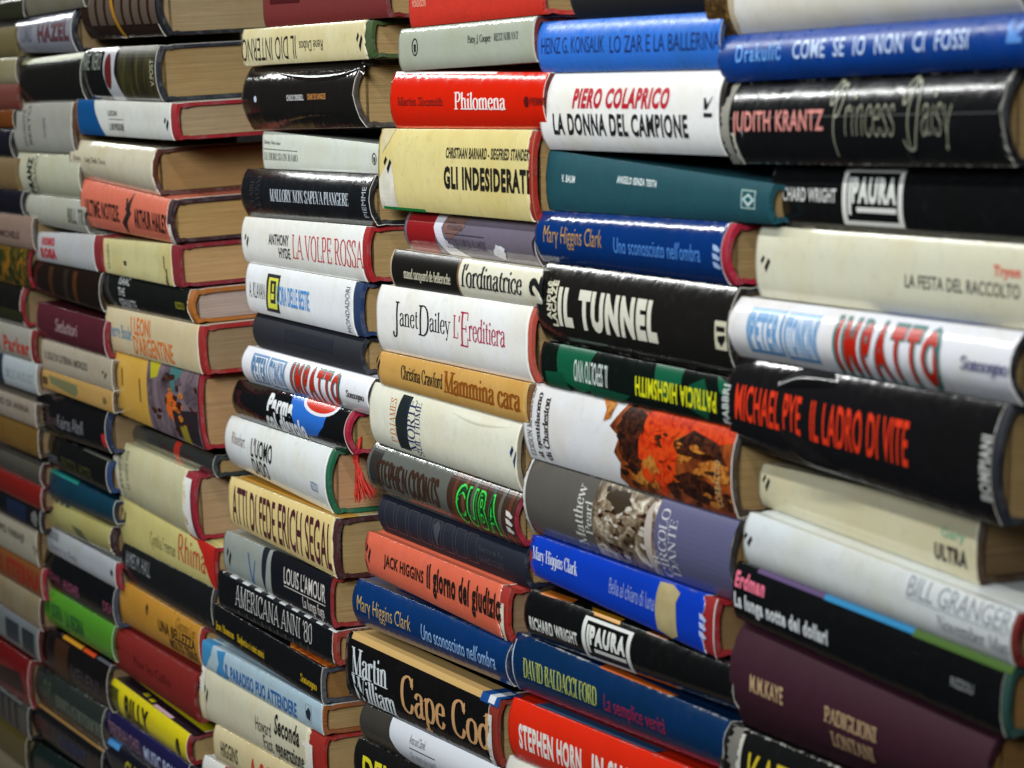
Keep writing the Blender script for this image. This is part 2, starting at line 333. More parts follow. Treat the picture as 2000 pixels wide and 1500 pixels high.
def DABS(n, x0, x1, t0, t1, mat, seed, rx=(4, 13), rt=(.02, .07), name='picture_print'):
    """many small brush dabs of a printed picture"""
    rr = random.Random(seed); q = []
    for _ in range(n):
        cx, ct, a, b, th = rr.uniform(x0, x1), rr.uniform(t0, t1), rr.uniform(*rx), rr.uniform(*rt), rr.uniform(-.5, .5)
        q.append([(cx + a * math.cos(u) * rr.uniform(.7, 1.15), min(1.02, max(-.02, ct + b * math.sin(u + th) * rr.uniform(.7, 1.15)))) for u in [math.tau * i / 9 for i in range(9)]])
    return dict(k='M', polys=q, col='#000000', n=name, mat=mat)
def TORN(x, t0, t1, w, col='#d8d2c6', n='torn_paper', seed=1, side=-1):
    """a ragged strip of bare paper along a torn end"""
    rr = random.Random(seed); k = 26; v = [rr.random() for _ in range(k + 6)]
    pts = [(x + side * w * (.15 + .6 * sum(v[i:i + 5]) / 5 + .3 * v[i + 2]), t0 + (t1 - t0) * (i + .3 * v[i]) / k) for i in range(k + 1)]
    return P(pts + [(x, t1), (x, t0)], col, n)

def FOLD(pts, w, out, n='jacket_crease'):
    """a crease of the jacket: a low ridge along pts (x,t), w mm wide and out mm high"""
    return dict(k='F', pts=pts, w=w * MM, out=out * MM, n=n)

# ------------------------------------------------------------------ books
BOOKS = []
PLANES = {7: [(0, 0)], 6: [(0, 0)], 5: [(0, -.002)], 4: [(0, -.002)], 3: [(0, -.030), (400, -.026), (800, -.014), (1050, 0), (1500, .004)],
          2: [(0, -.034), (800, -.020), (1050, -.004), (1500, .001)], 1: [(0, -.036), (800, -.024), (1050, -.008), (1500, -.002)]}
def plane(c, y):
    """how far the front of a stack stands out at a height: the left stacks lean out towards the top"""
    q = PLANES[c]
    if y <= q[0][0] or len(q) == 1: return q[0][1]
    for (a, u), (b, v) in zip(q, q[1:]):
        if y <= b: return u + (v - u) * (y - a) / (b - a)
    return q[-1][1]
LEAN = {7: 0, 6: .5, 5: .8, 4: 1.2, 3: 3.6, 2: 2, 1: 2}
STACK = {7: 'books of the nearest stack, at the right edge', 6: 'books of the second stack from the right', 5: 'books of the third stack from the right', 4: 'books of the middle stack with white spines',
         3: 'books of the stack that shows its page ends', 2: 'books of the narrow blurred stack', 1: 'books of the cut-off stack at the left edge'}
def bk(col, quad, jac, cloth, label, items=(), page='#a3875a', B=.16, p=2.2, dy=0., jl=0, jr=0, gloss=.27, wear=.4, stain=.4, tear=.35, name='hardback_book', depth=None):
    q = [tuple(float(v) for v in s.split(',')) for s in quad.split()]
    if col <= 2 and page == '#a3875a': page = '#7d684a'  # left stacks: shadow on the page ends put into a darker paper colour
    BOOKS.append(dict(col=col, q=q, jac=jac, cloth=cloth, label=label, items=list(items), page=page, B=B, p=p, dy=dy * MM, jl=jl, jr=jr, gloss=gloss, wear=wear, stain=stain, tear=tear, name=name, depth=depth))
# ------------------------------------------------------------------ stack 7 (nearest)
K, WH = '#141416', '#e4e2dc'
bk(7, "1380,-70 2010,-112 1415,68 2010,22", '#dcd9d2', '#4a3520', "thick off-white book with a frayed brown cloth end, on top of the bright blue book", [
    RECT(1365, 1422, -.6, 1.05, '#3f2c16', 'frayed_cloth_end', mat=art_mat('frayed', [(.3, '#120c06'), (.5, '#4a3416'), (.7, '#8a6a30')], 260)), TORN(1422, 0, 1, 14, '#b9a98c', seed=4, side=1)], B=.2, p=2.2, wear=.4)
bk(7, "1418,72 2030,26 1420,158 2030,126", '#0c3e90', '#12306a', "bright royal blue book with pale spaced capitals, under the off-white book of the nearest stack", [
    A('Drakulić', 1437, 1525, .20, .60, '#6fa8e8', b=.012, sp=1.2), T('COME  SE  IO  NON  CI  FOSSI', 1548, 1890, .22, .60, '#c2d4f2', b=.012, sp=1.1), P([(1968, .12), (1973, .12), (1973, .5), (1968, .5)], '#6fa0e0', 'publisher_emblem'),
    T('K', 1966, 1996, .1, .55, '#5b92dd', b=.05, rot=90, n='publisher_emblem')], B=.24, p=2.1, gloss=.55)
bk(7, "1425,166 1992,138 1432,314 1988,324", '#141416', '#17171a', "thick worn black book with pink capitals and grey handwritten script title", [
    FOLD([(1760, .86), (1767, .9), (1772, .95)], 4, 1.2), FOLD([(1450, .2), (1446, .5), (1452, .8)], 2, .7), RECT(1415, 1988, .435, .45, '#4a4a48', 'printed_rule'), A('JUDITH KRANTZ', 1430, 1608, .36, .68, '#d98d84', b=.02), T('{P}rincess {D}aisy', 1618, 1858, .02, .90, '#9c9d86', 'pen', thick=.04, thin=.046, slant=.10),
    TORN(1424, .0, 1, 22, '#8f8c80', seed=3, side=-1), TORN(1434, .62, 1.0, 10, '#c4c0b0', seed=13, side=-1)], B=.2, p=2.2, wear=1, jl=1, tear=2, gloss=.3)
PAURA = lambda x0, x1, a, b: [FRAME(x0, x1, a, b, (x1 - x0) * .075, (b - a) * .075, '#d8d8d2'), T('PAURA', x0 + (x1 - x0) * .16, x1 - (x1 - x0) * .10, a + (b - a) * .16, a + (b - a) * .62, '#dcdcd6', b=.06),
    RECT(x0 + (x1 - x0) * .10, x0 + (x1 - x0) * .15, a + (b - a) * .16, a + (b - a) * .82, '#d8d8d2', 'printed_rule'), RECT(x0 + (x1 - x0) * .24, x1 - (x1 - x0) * .1, a + (b - a) * .68, a + (b - a) * .77, '#d8d8d2', 'printed_rule')]
bk(7, "1517,326 2040,330 1517,436 2040,480", '#121213', '#1c1c1c', "black book with white framed title box, set back under the thick worn black one", [
    A('RICHARD WRIGHT', 1518, 1633, .36, .58, '#cfcfca', b=.025), *PAURA(1645, 1763, .04, .90), TORN(1520, .55, 1, 10, '#cfcbbf', seed=21)], B=.12, p=2.6, dy=12, wear=.8)
bk(7, "1482,445 2030,478 1490,578 2030,646", '#d6d3bb', '#8a2a24', "pale cream thick book with small print, above the larger white book with red letters", [
    SLASH(1486, 1505, .40, .64), T('LA FESTA DEL RACCOLTO', 1768, 1993, .47, .64, '#44423f', b=.012), A('Tryon', 1940, 1993, .26, .43, '#d8472a', b=.03)], B=.10, p=3, dy=9)
bk(7, "1440,580 2004,650 1446,692 1998,793", '#e6e6ec', '#30303a', "white book with red leaf-shaped title letters, larger copy in the nearest stack", [
    RECT(1458, 1527, .13, .86, '#6496c4', 'printed_box'), RECT(1531, 1594, .13, .88, '#6496c4', 'printed_box'), RECT(1463, 1522, .19, .80, '#dfe4ec', 'printed_box'), RECT(1536, 1590, .19, .82, '#dfe4ec', 'printed_box'),
    A('PETER', 1464, 1520, .2, .8, '#6a9bc8', b=.05), A('TONKIN', 1537, 1589, .2, .82, '#6a9bc8', b=.05),
    T('IMPATTO', 1626, 1836, .07, .98, '#35706c', b=.075, sp=1.42), T('IMPATTO', 1632, 1830, .13, .92, '#b8200c', b=.04, sp=1.42), PB('Sonsogno', 1877, 1970, .40, .64, '#33306a', 'slab'),
    P([(1640, -.02), (1700, -.22), (1850, -.2), (1960, -.02)], '#2a4a8c')], B=.26, p=2.1, wear=.15)
bk(7, "1440,700 1985,792 1440,868 1962,1018", '#161517', '#2c3038', "thick glossy black book with red condensed title letters, in the nearest stack", [
    A('MICHAEL PYE', 1436, 1563, .27, .68, '#e2391a', b=.015), T('IL LADRO DI VITE', 1582, 1773, .28, .70, '#e2391a', b=.015), PB('BOMPIANI', 1913, 1935, .26, .80, '#b9b9b4', b=.04, rot=90), FOLD([(1512, .22), (1545, .13), (1580, .10), (1618, .09)], 6.5, 2.6), FOLD([(1526, .70), (1550, .80), (1580, .89), (1625, .95)], 7.5, 3.4)], B=.15, p=2.3, jr=4, wear=.3, gloss=.2)
bk(7, "1487,903 1914,1012 1490,1000 1924,1158", '#cfc8a8', '#5a4632', "cream book recessed between the thick black book and a silvery white book, dark end showing", [
    SLASH(1489, 1504, .22, .62), A('Gary', 1838, 1884, .30, .50, '#7fae8c', b=.02), T('ULTRA', 1826, 1890, .56, .82, '#3a3934', b=.05)], B=.08, p=3, dy=13, page='#7d6444', jr=1)
bk(7, "1468,988 2000,1190 1458,1094 1992,1300", '#d4d9da', '#8a2a22', "silvery white book with grey capitals and a coloured lower corner strip", [
    SLASH(1453, 1470, .36, .64), T('BILL GRANGER', 1770, 1970, .02, .40, '#8f959b', b=.0), T('November Man', 1830, 1973, .54, .80, '#6d7478', 'serif'), LINES([(1770, 1965, .43, .445)], '#9aa0a4')], B=.13, p=2.6, jr=3, wear=.2)
bk(7, "1440,1098 1985,1310 1442,1200 1975,1444", '#111214', '#2f5a50', "black book with pink author name, striped purple, cyan and green along its top", [
    RECT(1470, 1600, -.1, .07, '#5e4a72', 'colour_stripe'), RECT(1600, 1773, -.1, .08, '#2f84b4', 'colour_stripe'), RECT(1773, 1984, -.1, .10, '#4c6a30', 'colour_stripe'),
    A('Erdman', 1435, 1492, .14, .42, '#e8738c', b=.05), T('La lunga notte dei dollari', 1435, 1617, .50, .84, '#d7dadb', b=.045), PB('RIZZOLI', 1858, 1902, .42, .56, '#8d8f90', b=.02)], B=.12, p=2.6, page='#9c7444', jr=4)
bk(7, "1458,1213 1958,1428 1452,1408 1956,1622", None, '#421428', "very thick maroon cloth book with gold capitals, bare of any jacket", [
    A('M.M.KAYE', 1465, 1529, .43, .60, '#bfa079', b=.03), T('PADIGLIONI', 1610, 1712, .42, .58, '#bfa079', 'slab'), T('LONTANI', 1620, 1703, .64, .80, '#bfa079', 'slab')], page='#9c7444', B=.2, p=2.1)
bk(7, "1424,1416 1955,1628 1412,1560 1955,1795", '#161616', '#202020', "battered black book with yellow capitals and a frayed pale end, lowest in the nearest stack", [
    T('KATZENBACH', 1460, 1760, .22, .80, '#cdb52e', b=.0), TORN(1440, 0, 1, 34, '#77746c', seed=8), TORN(1446, .05, .6, 12, '#c9c6ba', seed=9)], B=.12, p=2.5, wear=1, tear=3)

CR = art_mat('painting_red', [(.3, '#7a1808'), (.45, '#c4300c'), (.6, '#dc4a12'), (.75, '#a8240a')], 170)
CD = art_mat('painting_dark', [(.3, '#0c0605'), (.48, '#2a130c'), (.62, '#5a2a14'), (.75, '#1a0b08')], 210)
CO = art_mat('painting_ochre', [(.3, '#5a2a10'), (.48, '#a85a1c'), (.62, '#c98a3a'), (.75, '#8a4416')], 230)
# ------------------------------------------------------------------ stack 6
bk(6, "1128,-62 1420,-78 1130,36 1412,22", None, '#121214', "matte black cloth book lying on the light blue book at the photo's upper edge", [], B=.2, p=2.1)
bk(6, "1058,46 1416,22 1062,139 1424,132", '#2f6fcf', '#254a86', "light blue glossy book with thin navy capitals along its spine", [
    A('HEINZ G. KONSALIK', 1058, 1180, .32, .64, '#1c2f66', b=.0), T('LO ZAR E LA BALLERINA', 1191, 1407, .34, .66, '#1c2f66', b=.0)], B=.15, p=2.6, wear=.3, gloss=.5)
bk(6, "1078,146 1428,138 1066,290 1420,306", '#e8e7e4', '#4a4440', "thick white book with red italic capitals above black capitals", [
    A('PIERO COLAPRICO', 1118, 1307, .20, .46, '#b8182a', b=.05, sh=.25), T('LA DONNA DEL CAMPIONE', 1080, 1343, .52, .80, '#1b1b1d', b=.035),
    P([(1375, .55), (1392, .55), (1392, .50), (1375, .50)], '#2a2a2e', 'publisher_emblem'), P([(1376, .46), (1382, .46), (1393, .30), (1390, .32), (1383, .40), (1378, .32), (1375, .33)], '#2a2a2e', 'publisher_emblem')], B=.14, p=2.8, wear=.15)
bk(6, "1084,296 1512,358 1064,410 1514,437", None, '#155560', "teal cloth book without jacket, tiny white lettering and a white diamond mark", [
    A('V. BAUM', 1098, 1124, .37, .50, '#d2dcda', b=.04, sh=.2), T('ANGELO SENZA TESTA', 1205, 1283, .27, .41, '#d2dcda', b=.04, sh=.2),
    FRAME(1448, 1476, .22, .66, 2, .03, '#9fb9b6', 'publisher_emblem'), P([(1450, .44), (1462, .30), (1474, .44), (1462, .62)], '#b9cfcb', 'publisher_emblem'), P([(1455, .44), (1462, .36), (1469, .44), (1462, .53)], '#155560', 'publisher_emblem')], B=.10, p=2.6, dy=4)
MHC = lambda: None
bk(6, "1060,411 1440,437 1060,505 1438,557", '#08306e', '#c01f3c', "glossy blue book with gold author name and red end, under the teal cloth book", [
    A('Mary Higgins Clark', 1062, 1175, .27, .70, '#b88f45', b=-.006), T("Uno sconosciuto nell'ombra", 1199, 1368, .37, .66, '#4d86d0', b=.004), WAVE(1392, 1407, .35, .76, '#9fb8dc')], B=.2, p=2.2, jr=5, jl=1, gloss=.2, wear=.3)
bk(6, "1072,517 1446,564 1066,662 1446,738", '#1b1917', '#1d1b19', "thick black book with big cream block-capital title and small slanted author name", [
    A('ANDRÉ', 1067, 1077, .22, .70, '#cfc9b0', b=.05, rot=90), A('LACAZE', 1077, 1088, .20, .78, '#cfc9b0', b=.05, rot=90), T('IL TUNNEL', 1090, 1283, .27, .77, '#d8d4c2', b=.06, sh=.04),
    RECT(1397, 1420, .38, .70, '#cdc7ad', 'publisher_emblem'), P([(1400, .44), (1417, .44), (1417, .50), (1400, .50)], '#1b1917', 'publisher_emblem'), P([(1402, .55), (1409, .61), (1418, .53), (1418, .58), (1409, .67), (1402, .6)], '#1b1917', 'publisher_emblem')], B=.16, p=2.2, gloss=.22, wear=.6)
bk(6, "1064,667 1430,740 1062,746 1428,832", '#0d1512', '#1c1c1c', "black and green book with upside-down yellow capitals", [
    P([(1086, -.1), (1160, -.05), (1150, .35), (1165, .8), (1130, 1), (1090, .7)], '#11573c'), P([(1275, 0), (1330, 0), (1330, .3), (1310, .45), (1300, .7), (1280, .4)], '#11573c'), P([(1345, .3), (1372, .1), (1390, .5), (1380, .95), (1350, .8)], '#0e4a33'), P([(1150, .75), (1230, .8), (1210, 1.0), (1150, 1)], '#0e4a33'), P([(1395, 0), (1420, .1), (1422, .4), (1405, .3)], '#11573c'), P([(1066, .65), (1100, .6), (1110, 1.02), (1066, 1.02)], '#0e4a33'),
    T('IL SEPOLTO VIVO', 1122, 1187, .24, .74, '#cfd8d2', b=.01, rot=180), A('PATRICIA HIGHSMITH', 1242, 1400, .32, .76, '#d6d61e', b=.03, rot=180), PB('FABBRI', 1412, 1425, .12, .92, '#bfc6c0', b=.03, rot=90)], B=.12, p=2.8, gloss=.22)
CH = art_mat('painting_brown', [(.30, '#1c0f0a'), (.45, '#6d3012'), (.58, '#a8501a'), (.72, '#5a2410'), (.85, '#c9772c')], 34)
bk(6, "1040,749 1444,840 1032,890 1446,1011", '#dcdbdc', '#4f4136', "thick white book with a painted red and brown picture on half its spine", [
    A('EDISON MARSHALL', 1030, 1040, .06, .95, '#6b6a68', 'slab', rot=90), T('il gentiluomo', 1046, 1058, .10, .95, '#2b2a2a', 'slab', rot=90, thick=.2), T('di Charleston', 1060, 1072, .14, .95, '#2b2a2a', 'slab', rot=90, thick=.2),
    P([(1215, 0), (1443, 0), (1444, 1.0), (1218, 1.0), (1205, .9), (1212, .72), (1200, .6), (1210, .4), (1190, .3), (1200, .18)], '#7a3a16', 'painted_picture', CH),
    ELL(1232, .35, 26, .37, '', j=.14, mat=CD, k=40), ELL(1286, .45, 37, .52, '', j=.07, mat=CR, k=40), P([(1250, .05), (1330, .0), (1440, .0), (1440, .16), (1400, .22), (1350, .20), (1330, .28), (1290, .2)], '', 'painted_picture', CR), ELL(1292, .33, 15, .06, '', j=.35, mat=CD, k=30), ELL(1333, .36, 20, .15, '', j=.25, mat=CO, k=30), P([(1316, .3), (1350, .12), (1400, .2), (1425, .45), (1405, .42), (1380, .28), (1345, .24), (1322, .42)], '', 'painted_picture', CD),
    P([(1255, .62), (1275, .5), (1290, .7), (1284, .95), (1266, .9)], '', 'painted_picture', CO), ELL(1360, .76, 42, .15, '', j=.3, mat=CD, k=40), ELL(1402, .52, 32, .1, '', j=.35, mat=CO, k=34), ELL(1313, .86, 10, .14, '', j=.35, mat=CD, k=26), ELL(1250, .82, 16, .12, '', j=.4, mat=CO, k=26), P([(1165, -.02), (1195, .02), (1190, .2), (1178, .26), (1180, .12)], '', 'painted_picture', CO),
    DABS(16, 1215, 1250, .04, .96, CD, 5, (4, 12), (.02, .08)), DABS(14, 1320, 1436, .25, .96, CO, 6, (4, 14), (.015, .05)), DABS(12, 1335, 1438, .45, .96, CD, 8, (6, 18), (.02, .06)), DABS(14, 1262, 1316, .08, .85, CR, 7, (6, 16), (.03, .10)), DABS(5, 1270, 1310, .2, .6, CD, 9, (4, 10), (.01, .03)),
    PB('CORBACCIO', 1398, 1410, .38, .9, '#c9a06a', b=.02, rot=90)], B=.11, p=2.4, gloss=.3, wear=.3)
DA = art_mat('photo_sepia', [(.28, '#1d1710'), (.42, '#5b4a36'), (.54, '#8d7d66'), (.66, '#e6ddcc'), (.8, '#6a5a44')], 95)
bk(6, "1042,896 1452,1018 1036,1037 1446,1172", '#5a5752', '#3a3836', "thick grey and violet book with upward white serif title and a sepia photograph", [
    RECT(1277, 1450, -.06, 1.04, '#5d5c7c', 'printed_panel'), P([(1158, .02), (1277, .05), (1279, 1), (1158, .98)], '#8d7d66', 'sepia_photograph', DA), DABS(30, 1166, 1270, .05, .95, CD, 15, (2, 9), (.012, .05), 'picture_print'), DABS(22, 1166, 1270, .1, .95, plain('photo_white', '#cfc6b8', .4), 16, (2, 8), (.01, .045), 'picture_print'), ELL(1266, .52, 7, .42, '#b9aca4', j=.1), ELL(1205, .18, 22, .14, '#3b2f22', j=.3),
    A('Matthew', 1122, 1140, .12, .92, '#cfccc4', 'serif', rot=90), A('Pearl', 1143, 1157, .30, .74, '#cfccc4', 'serif', rot=90), T('IL', 1272, 1284, .66, .84, '#cdcad0', 'serif', rot=90), T('CIRCOLO', 1287, 1303, .12, .96, '#cdcad0', 'serif', rot=90), T('DANTE', 1306, 1321, .22, .92, '#cdcad0', 'serif', rot=90),
    TORN(1028, 0, 1, 8, '#c9c6c0', seed=31)], B=.16, p=2.1, wear=.6, tear=1.2)
bk(6, "1042,1042 1412,1177 1038,1121 1396,1286", '#0f3cb8', '#b4242a', "bright cobalt blue book with white lettering, a beige sticker and a torn red end", [
    A('Mary Higgins Clark', 1041, 1128, .24, .64, '#d5daea', 'serif', thick=.17), T('Bella al chiaro di luna', 1190, 1278, .30, .62, '#aebce0', 'pen'),
    P([(1285, .04), (1310, .02), (1326, .12), (1320, .3), (1322, .9), (1308, 1.0), (1282, .93), (1280, .5)], '#b9a877', 'paper_sticker', plain('sticker', '#b9a877')), WAVE(1366, 1380, .32, .76, '#b9c6ea'), TORN(1394, 0, 1, 7, '#d8d5cc', seed=5, side=1)], B=.08, p=3, jr=9, tear=3, page='#8a6c48')
bk(6, "1040,1150 1448,1300 1036,1236 1448,1390", '#101011', '#1b1b1b', "black book with white capitals and a white framed title box, under the cobalt blue book", [
    P([(1040, -.25), (1090, -.3), (1100, -.05), (1070, .02), (1044, .03)], '#b8641c'), P([(1125, -.2), (1190, -.2), (1200, .06), (1150, .05)], '#c98a1e'), RECT(1250, 1290, -.1, .03, '#8a4a1c'),
    A('RICHARD WRIGHT', 1034, 1127, .50, .78, '#d8d8d2', b=.035), *PAURA(1137, 1231, .10, .985)], B=.2, p=2.2, gloss=.25)
bk(6, "1014,1242 1428,1408 1010,1344 1430,1510", '#0a2c54', '#1a2c4a', "dark blue book with yellow-green author name and dim red title", [
    P([(1152, -.22), (1300, -.14), (1290, .0), (1160, .02)], '#c05a1c'), A('DAVID BALDACCI FORD', 1022, 1166, .34, .70, '#b6bf5a', 'serif', thick=.17), T('La semplice verità', 1180, 1300, .40, .80, '#9c2340', b=.0), TORN(1003, .1, 1, 3, '#b4c8dc', seed=6)], B=.17, p=2.2, gloss=.28, wear=.7)
bk(6, "1010,1363 1405,1524 1000,1474 1405,1640", '#da2a12', '#5a2a1c', "vivid red book with white condensed capitals, near the lower edge", [
    A('STEPHEN HORN', 1014, 1136, .34, .76, '#e8e2da', b=.04), T('IN SHADOW', 1157, 1300, .34, .78, '#e8e2da', b=.04), P([(1030, -.3), (1260, -.3), (1260, -.06), (1030, -.03)], '#3b5578', 'printed_panel')], B=.13, p=2.5, dy=0)
bk(6, "1000,1478 1395,1650 992,1562 1395,1745", '#dedbd2', '#8a7a64', "white book lowest in its stack, under the vivid red one", [], B=.13, p=2.5, dy=2)
# ------------------------------------------------------------------ stack 5
bk(5, "803,-60 1063,-76 803,53 1064,25", None, '#e02c10', "bright orange-red cloth book at the upper edge with small pale capitals", [
    PB('MONDADORI', 806, 832, .54, .66, '#e8b49a', b=.0)], B=.05, p=4)
bk(5, "784,58 1050,34 786,133 1051,122", '#a3a898', '#7a2a2a', "grey-green glossy book with small black print and an oval emblem", [
    RING(811, .46, 6, .21, 1.6, .035, '#1b1b1b'), A('Patsy J. Cooper - RESTAURANT', 914, 1013, .30, .52, '#26262a', 'serif', thick=.16)], B=.10, p=3.2, gloss=.2, wear=.3)
bk(5, "775,147 1078,140 774,250 1074,253", '#cf2008', '#6a201a', "scarlet book with white serif title and dim author name", [
    RECT(764, 960, -.15, .035, '#dcdad6', 'white_edge_strip'), A('Martin Sixsmith', 777, 866, .44, .60, '#7a1a10', 'slab'), T('Philomena', 888, 988, .35, .67, '#efe6e0', 'serif', thick=.15, thin=.05), ELL(1029, .52, 5, .1, '#5a1410', 'publisher_emblem'), PB('PIEMME', 1036, 1066, .44, .58, '#6a1710', b=.02)], B=.14, p=2.4, gloss=.22)
bk(5, "754,252 1054,253 742,404 1052,428", '#d8c98a', '#b02a1e', "thick yellowed cream book with heavy black capitals, torn white corner and red end", [
    A('CHRISTIAAN BARNARD - SIEGFRIED STANDER', 872, 1034, .21, .34, '#1c1a16', b=.03, sh=.12), T('GLI INDESIDERATI', 868, 1034, .43, .70, '#1c1a16', b=.05),
    P([(742, .62), (764, .36), (770, .6), (772, 1.0), (739, 1.0)], '#d8d2c0', 'torn_paper'), P([(744, 0), (768, -.02), (760, .16), (748, .3)], '#cdbf96', 'torn_paper'), SLASH(751, 766, .34, .56), RECT(742, 823, .965, 1.05, '#1d7a3c', 'green_edge_strip'), TORN(1041, 0, 1, 4, '#b9a060', seed=2, side=1)], B=.07, p=3.4, gloss=.2, jr=4, tear=2, stain=.6)
bk(5, "803,413 1060,439 804,485 1062,521", '#6c6474', '#4a3a44', "slim mauve book with a dark red end and a white curved band", [
    RECT(795, 850, -.1, 1.05, '#8a1a1c', 'red_panel'), P([(848, -.05), (868, -.05), (862, .35), (868, .6), (890, .85), (910, 1.02), (868, 1.02), (855, .7), (847, .35)], '#cfccd4', 'white_band'), P([(866, .05), (905, .05), (905, .3), (880, .6), (866, .45)], '#7a5a52', 'printed_panel'),
    A('Williams', 872, 902, .18, .38, '#3a3238', b=.02), LINES([(870, 946, .46, .48)], '#3a3238'), T('CHE COSA SI PROVA IN AMORE', 870, 948, .56, .82, '#4a424c', b=.0), ELL(973, .78, 11, .16, '#dcdcde', 'torn_paper', j=.35), P([(1040, .45), (1050, .3), (1048, .6), (1042, .8)], '#2a2630')], B=.22, p=2.1, gloss=.16, dy=6, wear=.4)
bk(5, "774,489 1068,528 770,556 1064,600", '#dcd8c4', '#2a2620', "slim cream book with a black left half and italic black title", [
    RECT(759, 893, -.12, 1.05, '#191714', 'black_panel'), LINES([(893, 896, 0, 1)], '#7a5a30'), A('maud sacquard de belleroche', 788, 880, .44, .80, '#d2cbb0', 'ital', thick=.15, thin=.07), T("l'ordinatrice", 900, 1020, .12, .74, '#191919', 'ital', thick=.15, thin=.05, slant=.12), T('2', 1034, 1060, .18, .70, '#191919', b=.05, rot=90), TORN(766, 0, 1, 6, '#a8977a', seed=12)], B=.16, p=2.2, gloss=.25, tear=1.5, wear=.7)
bk(5, "750,558 1058,603 744,684 1044,746", '#e6e5e2', '#cf5a48', "thick glossy white book with tall-initialled black and crimson serif names", [
    A('{J}anet{D}ailey', 768, 881, .20, .74, '#1c1c20', 'serif', thick=.115, thin=.04), T("L'{E}reditiera", 886, 988, .20, .68, '#a81a44', 'serif', thick=.115, thin=.04)], B=.10, p=3, jr=4, gloss=.2, wear=.2)
bk(5, "746,685 1042,752 738,746 1034,828", '#c79a54', '#8a5a2a', "slim golden tan book with brown serif title, under the thick glossy white one", [
    SLASH(735, 743, .14, .62), A('Christina Crawford', 784, 865, .24, .66, '#1f1a14', 'serif', thick=.17), T('Mammina cara', 867, 1017, .14, .74, '#8a4a12', 'serif', thick=.19, thin=.06), TORN(1032, .02, .95, 10, '#c4a05c', seed=14, side=-1)], B=.11, p=2.8, stain=.5, tear=2.5, jr=1, gloss=.24)
bk(5, "738,749 1027,828 730,858 1020,956", '#dcdac8', '#a89a80', "thick ivory book with upward blue and orange lettering beside a black panel", [
    A('P.D.JAMES', 762, 776, .15, .86, '#c47a34', 'serif', rot=90), P([(782, .06), (801, .06), (796, .5), (797, .93), (776, .93), (773, .5)], '#22282a', 'black_panel'), T('MORTE', 796, 811, .10, .92, '#1f2f5e', 'serif', rot=90), T('SUL FIUME', 811, 821, .12, .96, '#1f2f5e', 'serif', rot=90), SLASH(997, 1013, .34, .66, '#1d2c58'), FOLD([(880, .12), (930, .16), (990, .1)], 3, .5), LINES([(1021, 1023, .1, 1)], '#7a6a50')], B=.12, p=2.8, gloss=.22, stain=.4)
bk(5, "738,867 1030,968 733,954 1024,1066", '#5d5f5a', '#a8243c', "dark silver and brown book with green outlined four-letter title", [
    RECT(722, 742, -.05, 1.05, '#2f2d2c', 'dark_end'), RECT(873, 1030, -.12, 1.05, '#3e2a20', 'brown_panel'), *[RECT(884 + k * 18, 890 + k * 18, -.1, 1.04, c, 'vertical_stripe') for k, c in enumerate(('#5a3422', '#63402c', '#55584e', '#4a2a1c', '#3c4440', '#55584e', '#5a3422'))],
    A('STEPHEN COONTS', 735, 857, .24, .80, '#3a2418', 'slab', serif=False, thick=.24, thin=.16), T('CUBA', 892, 973, .17, .91, '#2fd04a', b=.05, sp=1.25), T('CUBA', 895, 970, .21, .87, '#12301a', b=.012, sp=1.25), WAVE(989, 1003, .36, .78, '#cfcfca')], B=.24, p=2.1, jr=4, gloss=.2)
bk(5, "754,967 1038,1072 748,1030 1040,1150", None, '#1a2033', "navy cloth book with faint stamped squares", [
    dict(k='M', polys=sum([FRAME(752 + k * 23, 770 + k * 23, .14, .84, .7, .015, '')['polys'] for k in range(8)], []), col='#4e4a4a', n='stamped_squares'), P([(846, .3), (853, .16), (860, .3), (853, .8)], '#45464e', 'stamped_mark'), A('Beatrice de Puy', 936, 984, .34, .52, '#45454c', b=0), T('GRANDI STORIE', 936, 984, .58, .74, '#45454c', b=0)], B=.2, p=2.1, dy=6)
bk(5, "720,1042 1000,1152 718,1118 998,1254", '#d8684e', '#b83024', "coral pink book with black modern title letters and torn end", [
    SLASH(716, 725, .26, .74), A('JACK HIGGINS', 750, 828, .34, .70, '#1b1816', b=.03, sh=.12), T('il giorno del giudizio', 834, 978, .14, .82, '#1b1816', b=.045), TORN(985, .3, 1, 9, '#d8cdb8', seed=15, side=-1)], B=.09, p=3, jr=9, tear=2.5, gloss=.24, page='#8f7458')
bk(5, "706,1130 1006,1256 700,1217 1004,1342", '#0a3064', '#152c55', "mid-blue book with gold author name and pale blue title, under the coral pink book", [
    A('Mary Higgins Clark', 698, 802, .30, .74, '#c9a85c', b=-.006), T("Uno sconosciuto nell'ombra", 823, 968, .34, .70, '#8fb4de', b=.004), WAVE(990, 1001, .30, .70, '#b4c8e6')], B=.19, p=2.2, gloss=.26)
bk(5, "686,1230 986,1368 682,1352 978,1496", '#121011', '#9a3020', "thick black book with large tan serif title and white author name, gold along its top", [
    FOLD([(690, .7), (700, .82), (716, .93)], 3, .8), RECT(684, 950, -.35, .09, '#c9a468', 'gold_edge_strip'), RECT(935, 985, -.35, .12, '#1d4a8a', 'blue_edge_strip'), RECT(950, 962, -.3, .1, '#d8dce0', 'white_edge_mark'), A('Martin', 688, 758, .19, .60, '#d2dadc', 'serif', thick=.17), A('William', 688, 772, .60, .955, '#d2dadc', 'serif', thick=.17), T('Cape Cod', 784, 960, .24, .93, '#c99a68', 'serif', thick=.15, thin=.05), TORN(962, .25, 1, 12, '#d9d5cf', seed=16, side=-1)], B=.09, p=3.2, jr=9, tear=3, gloss=.2, wear=.6)
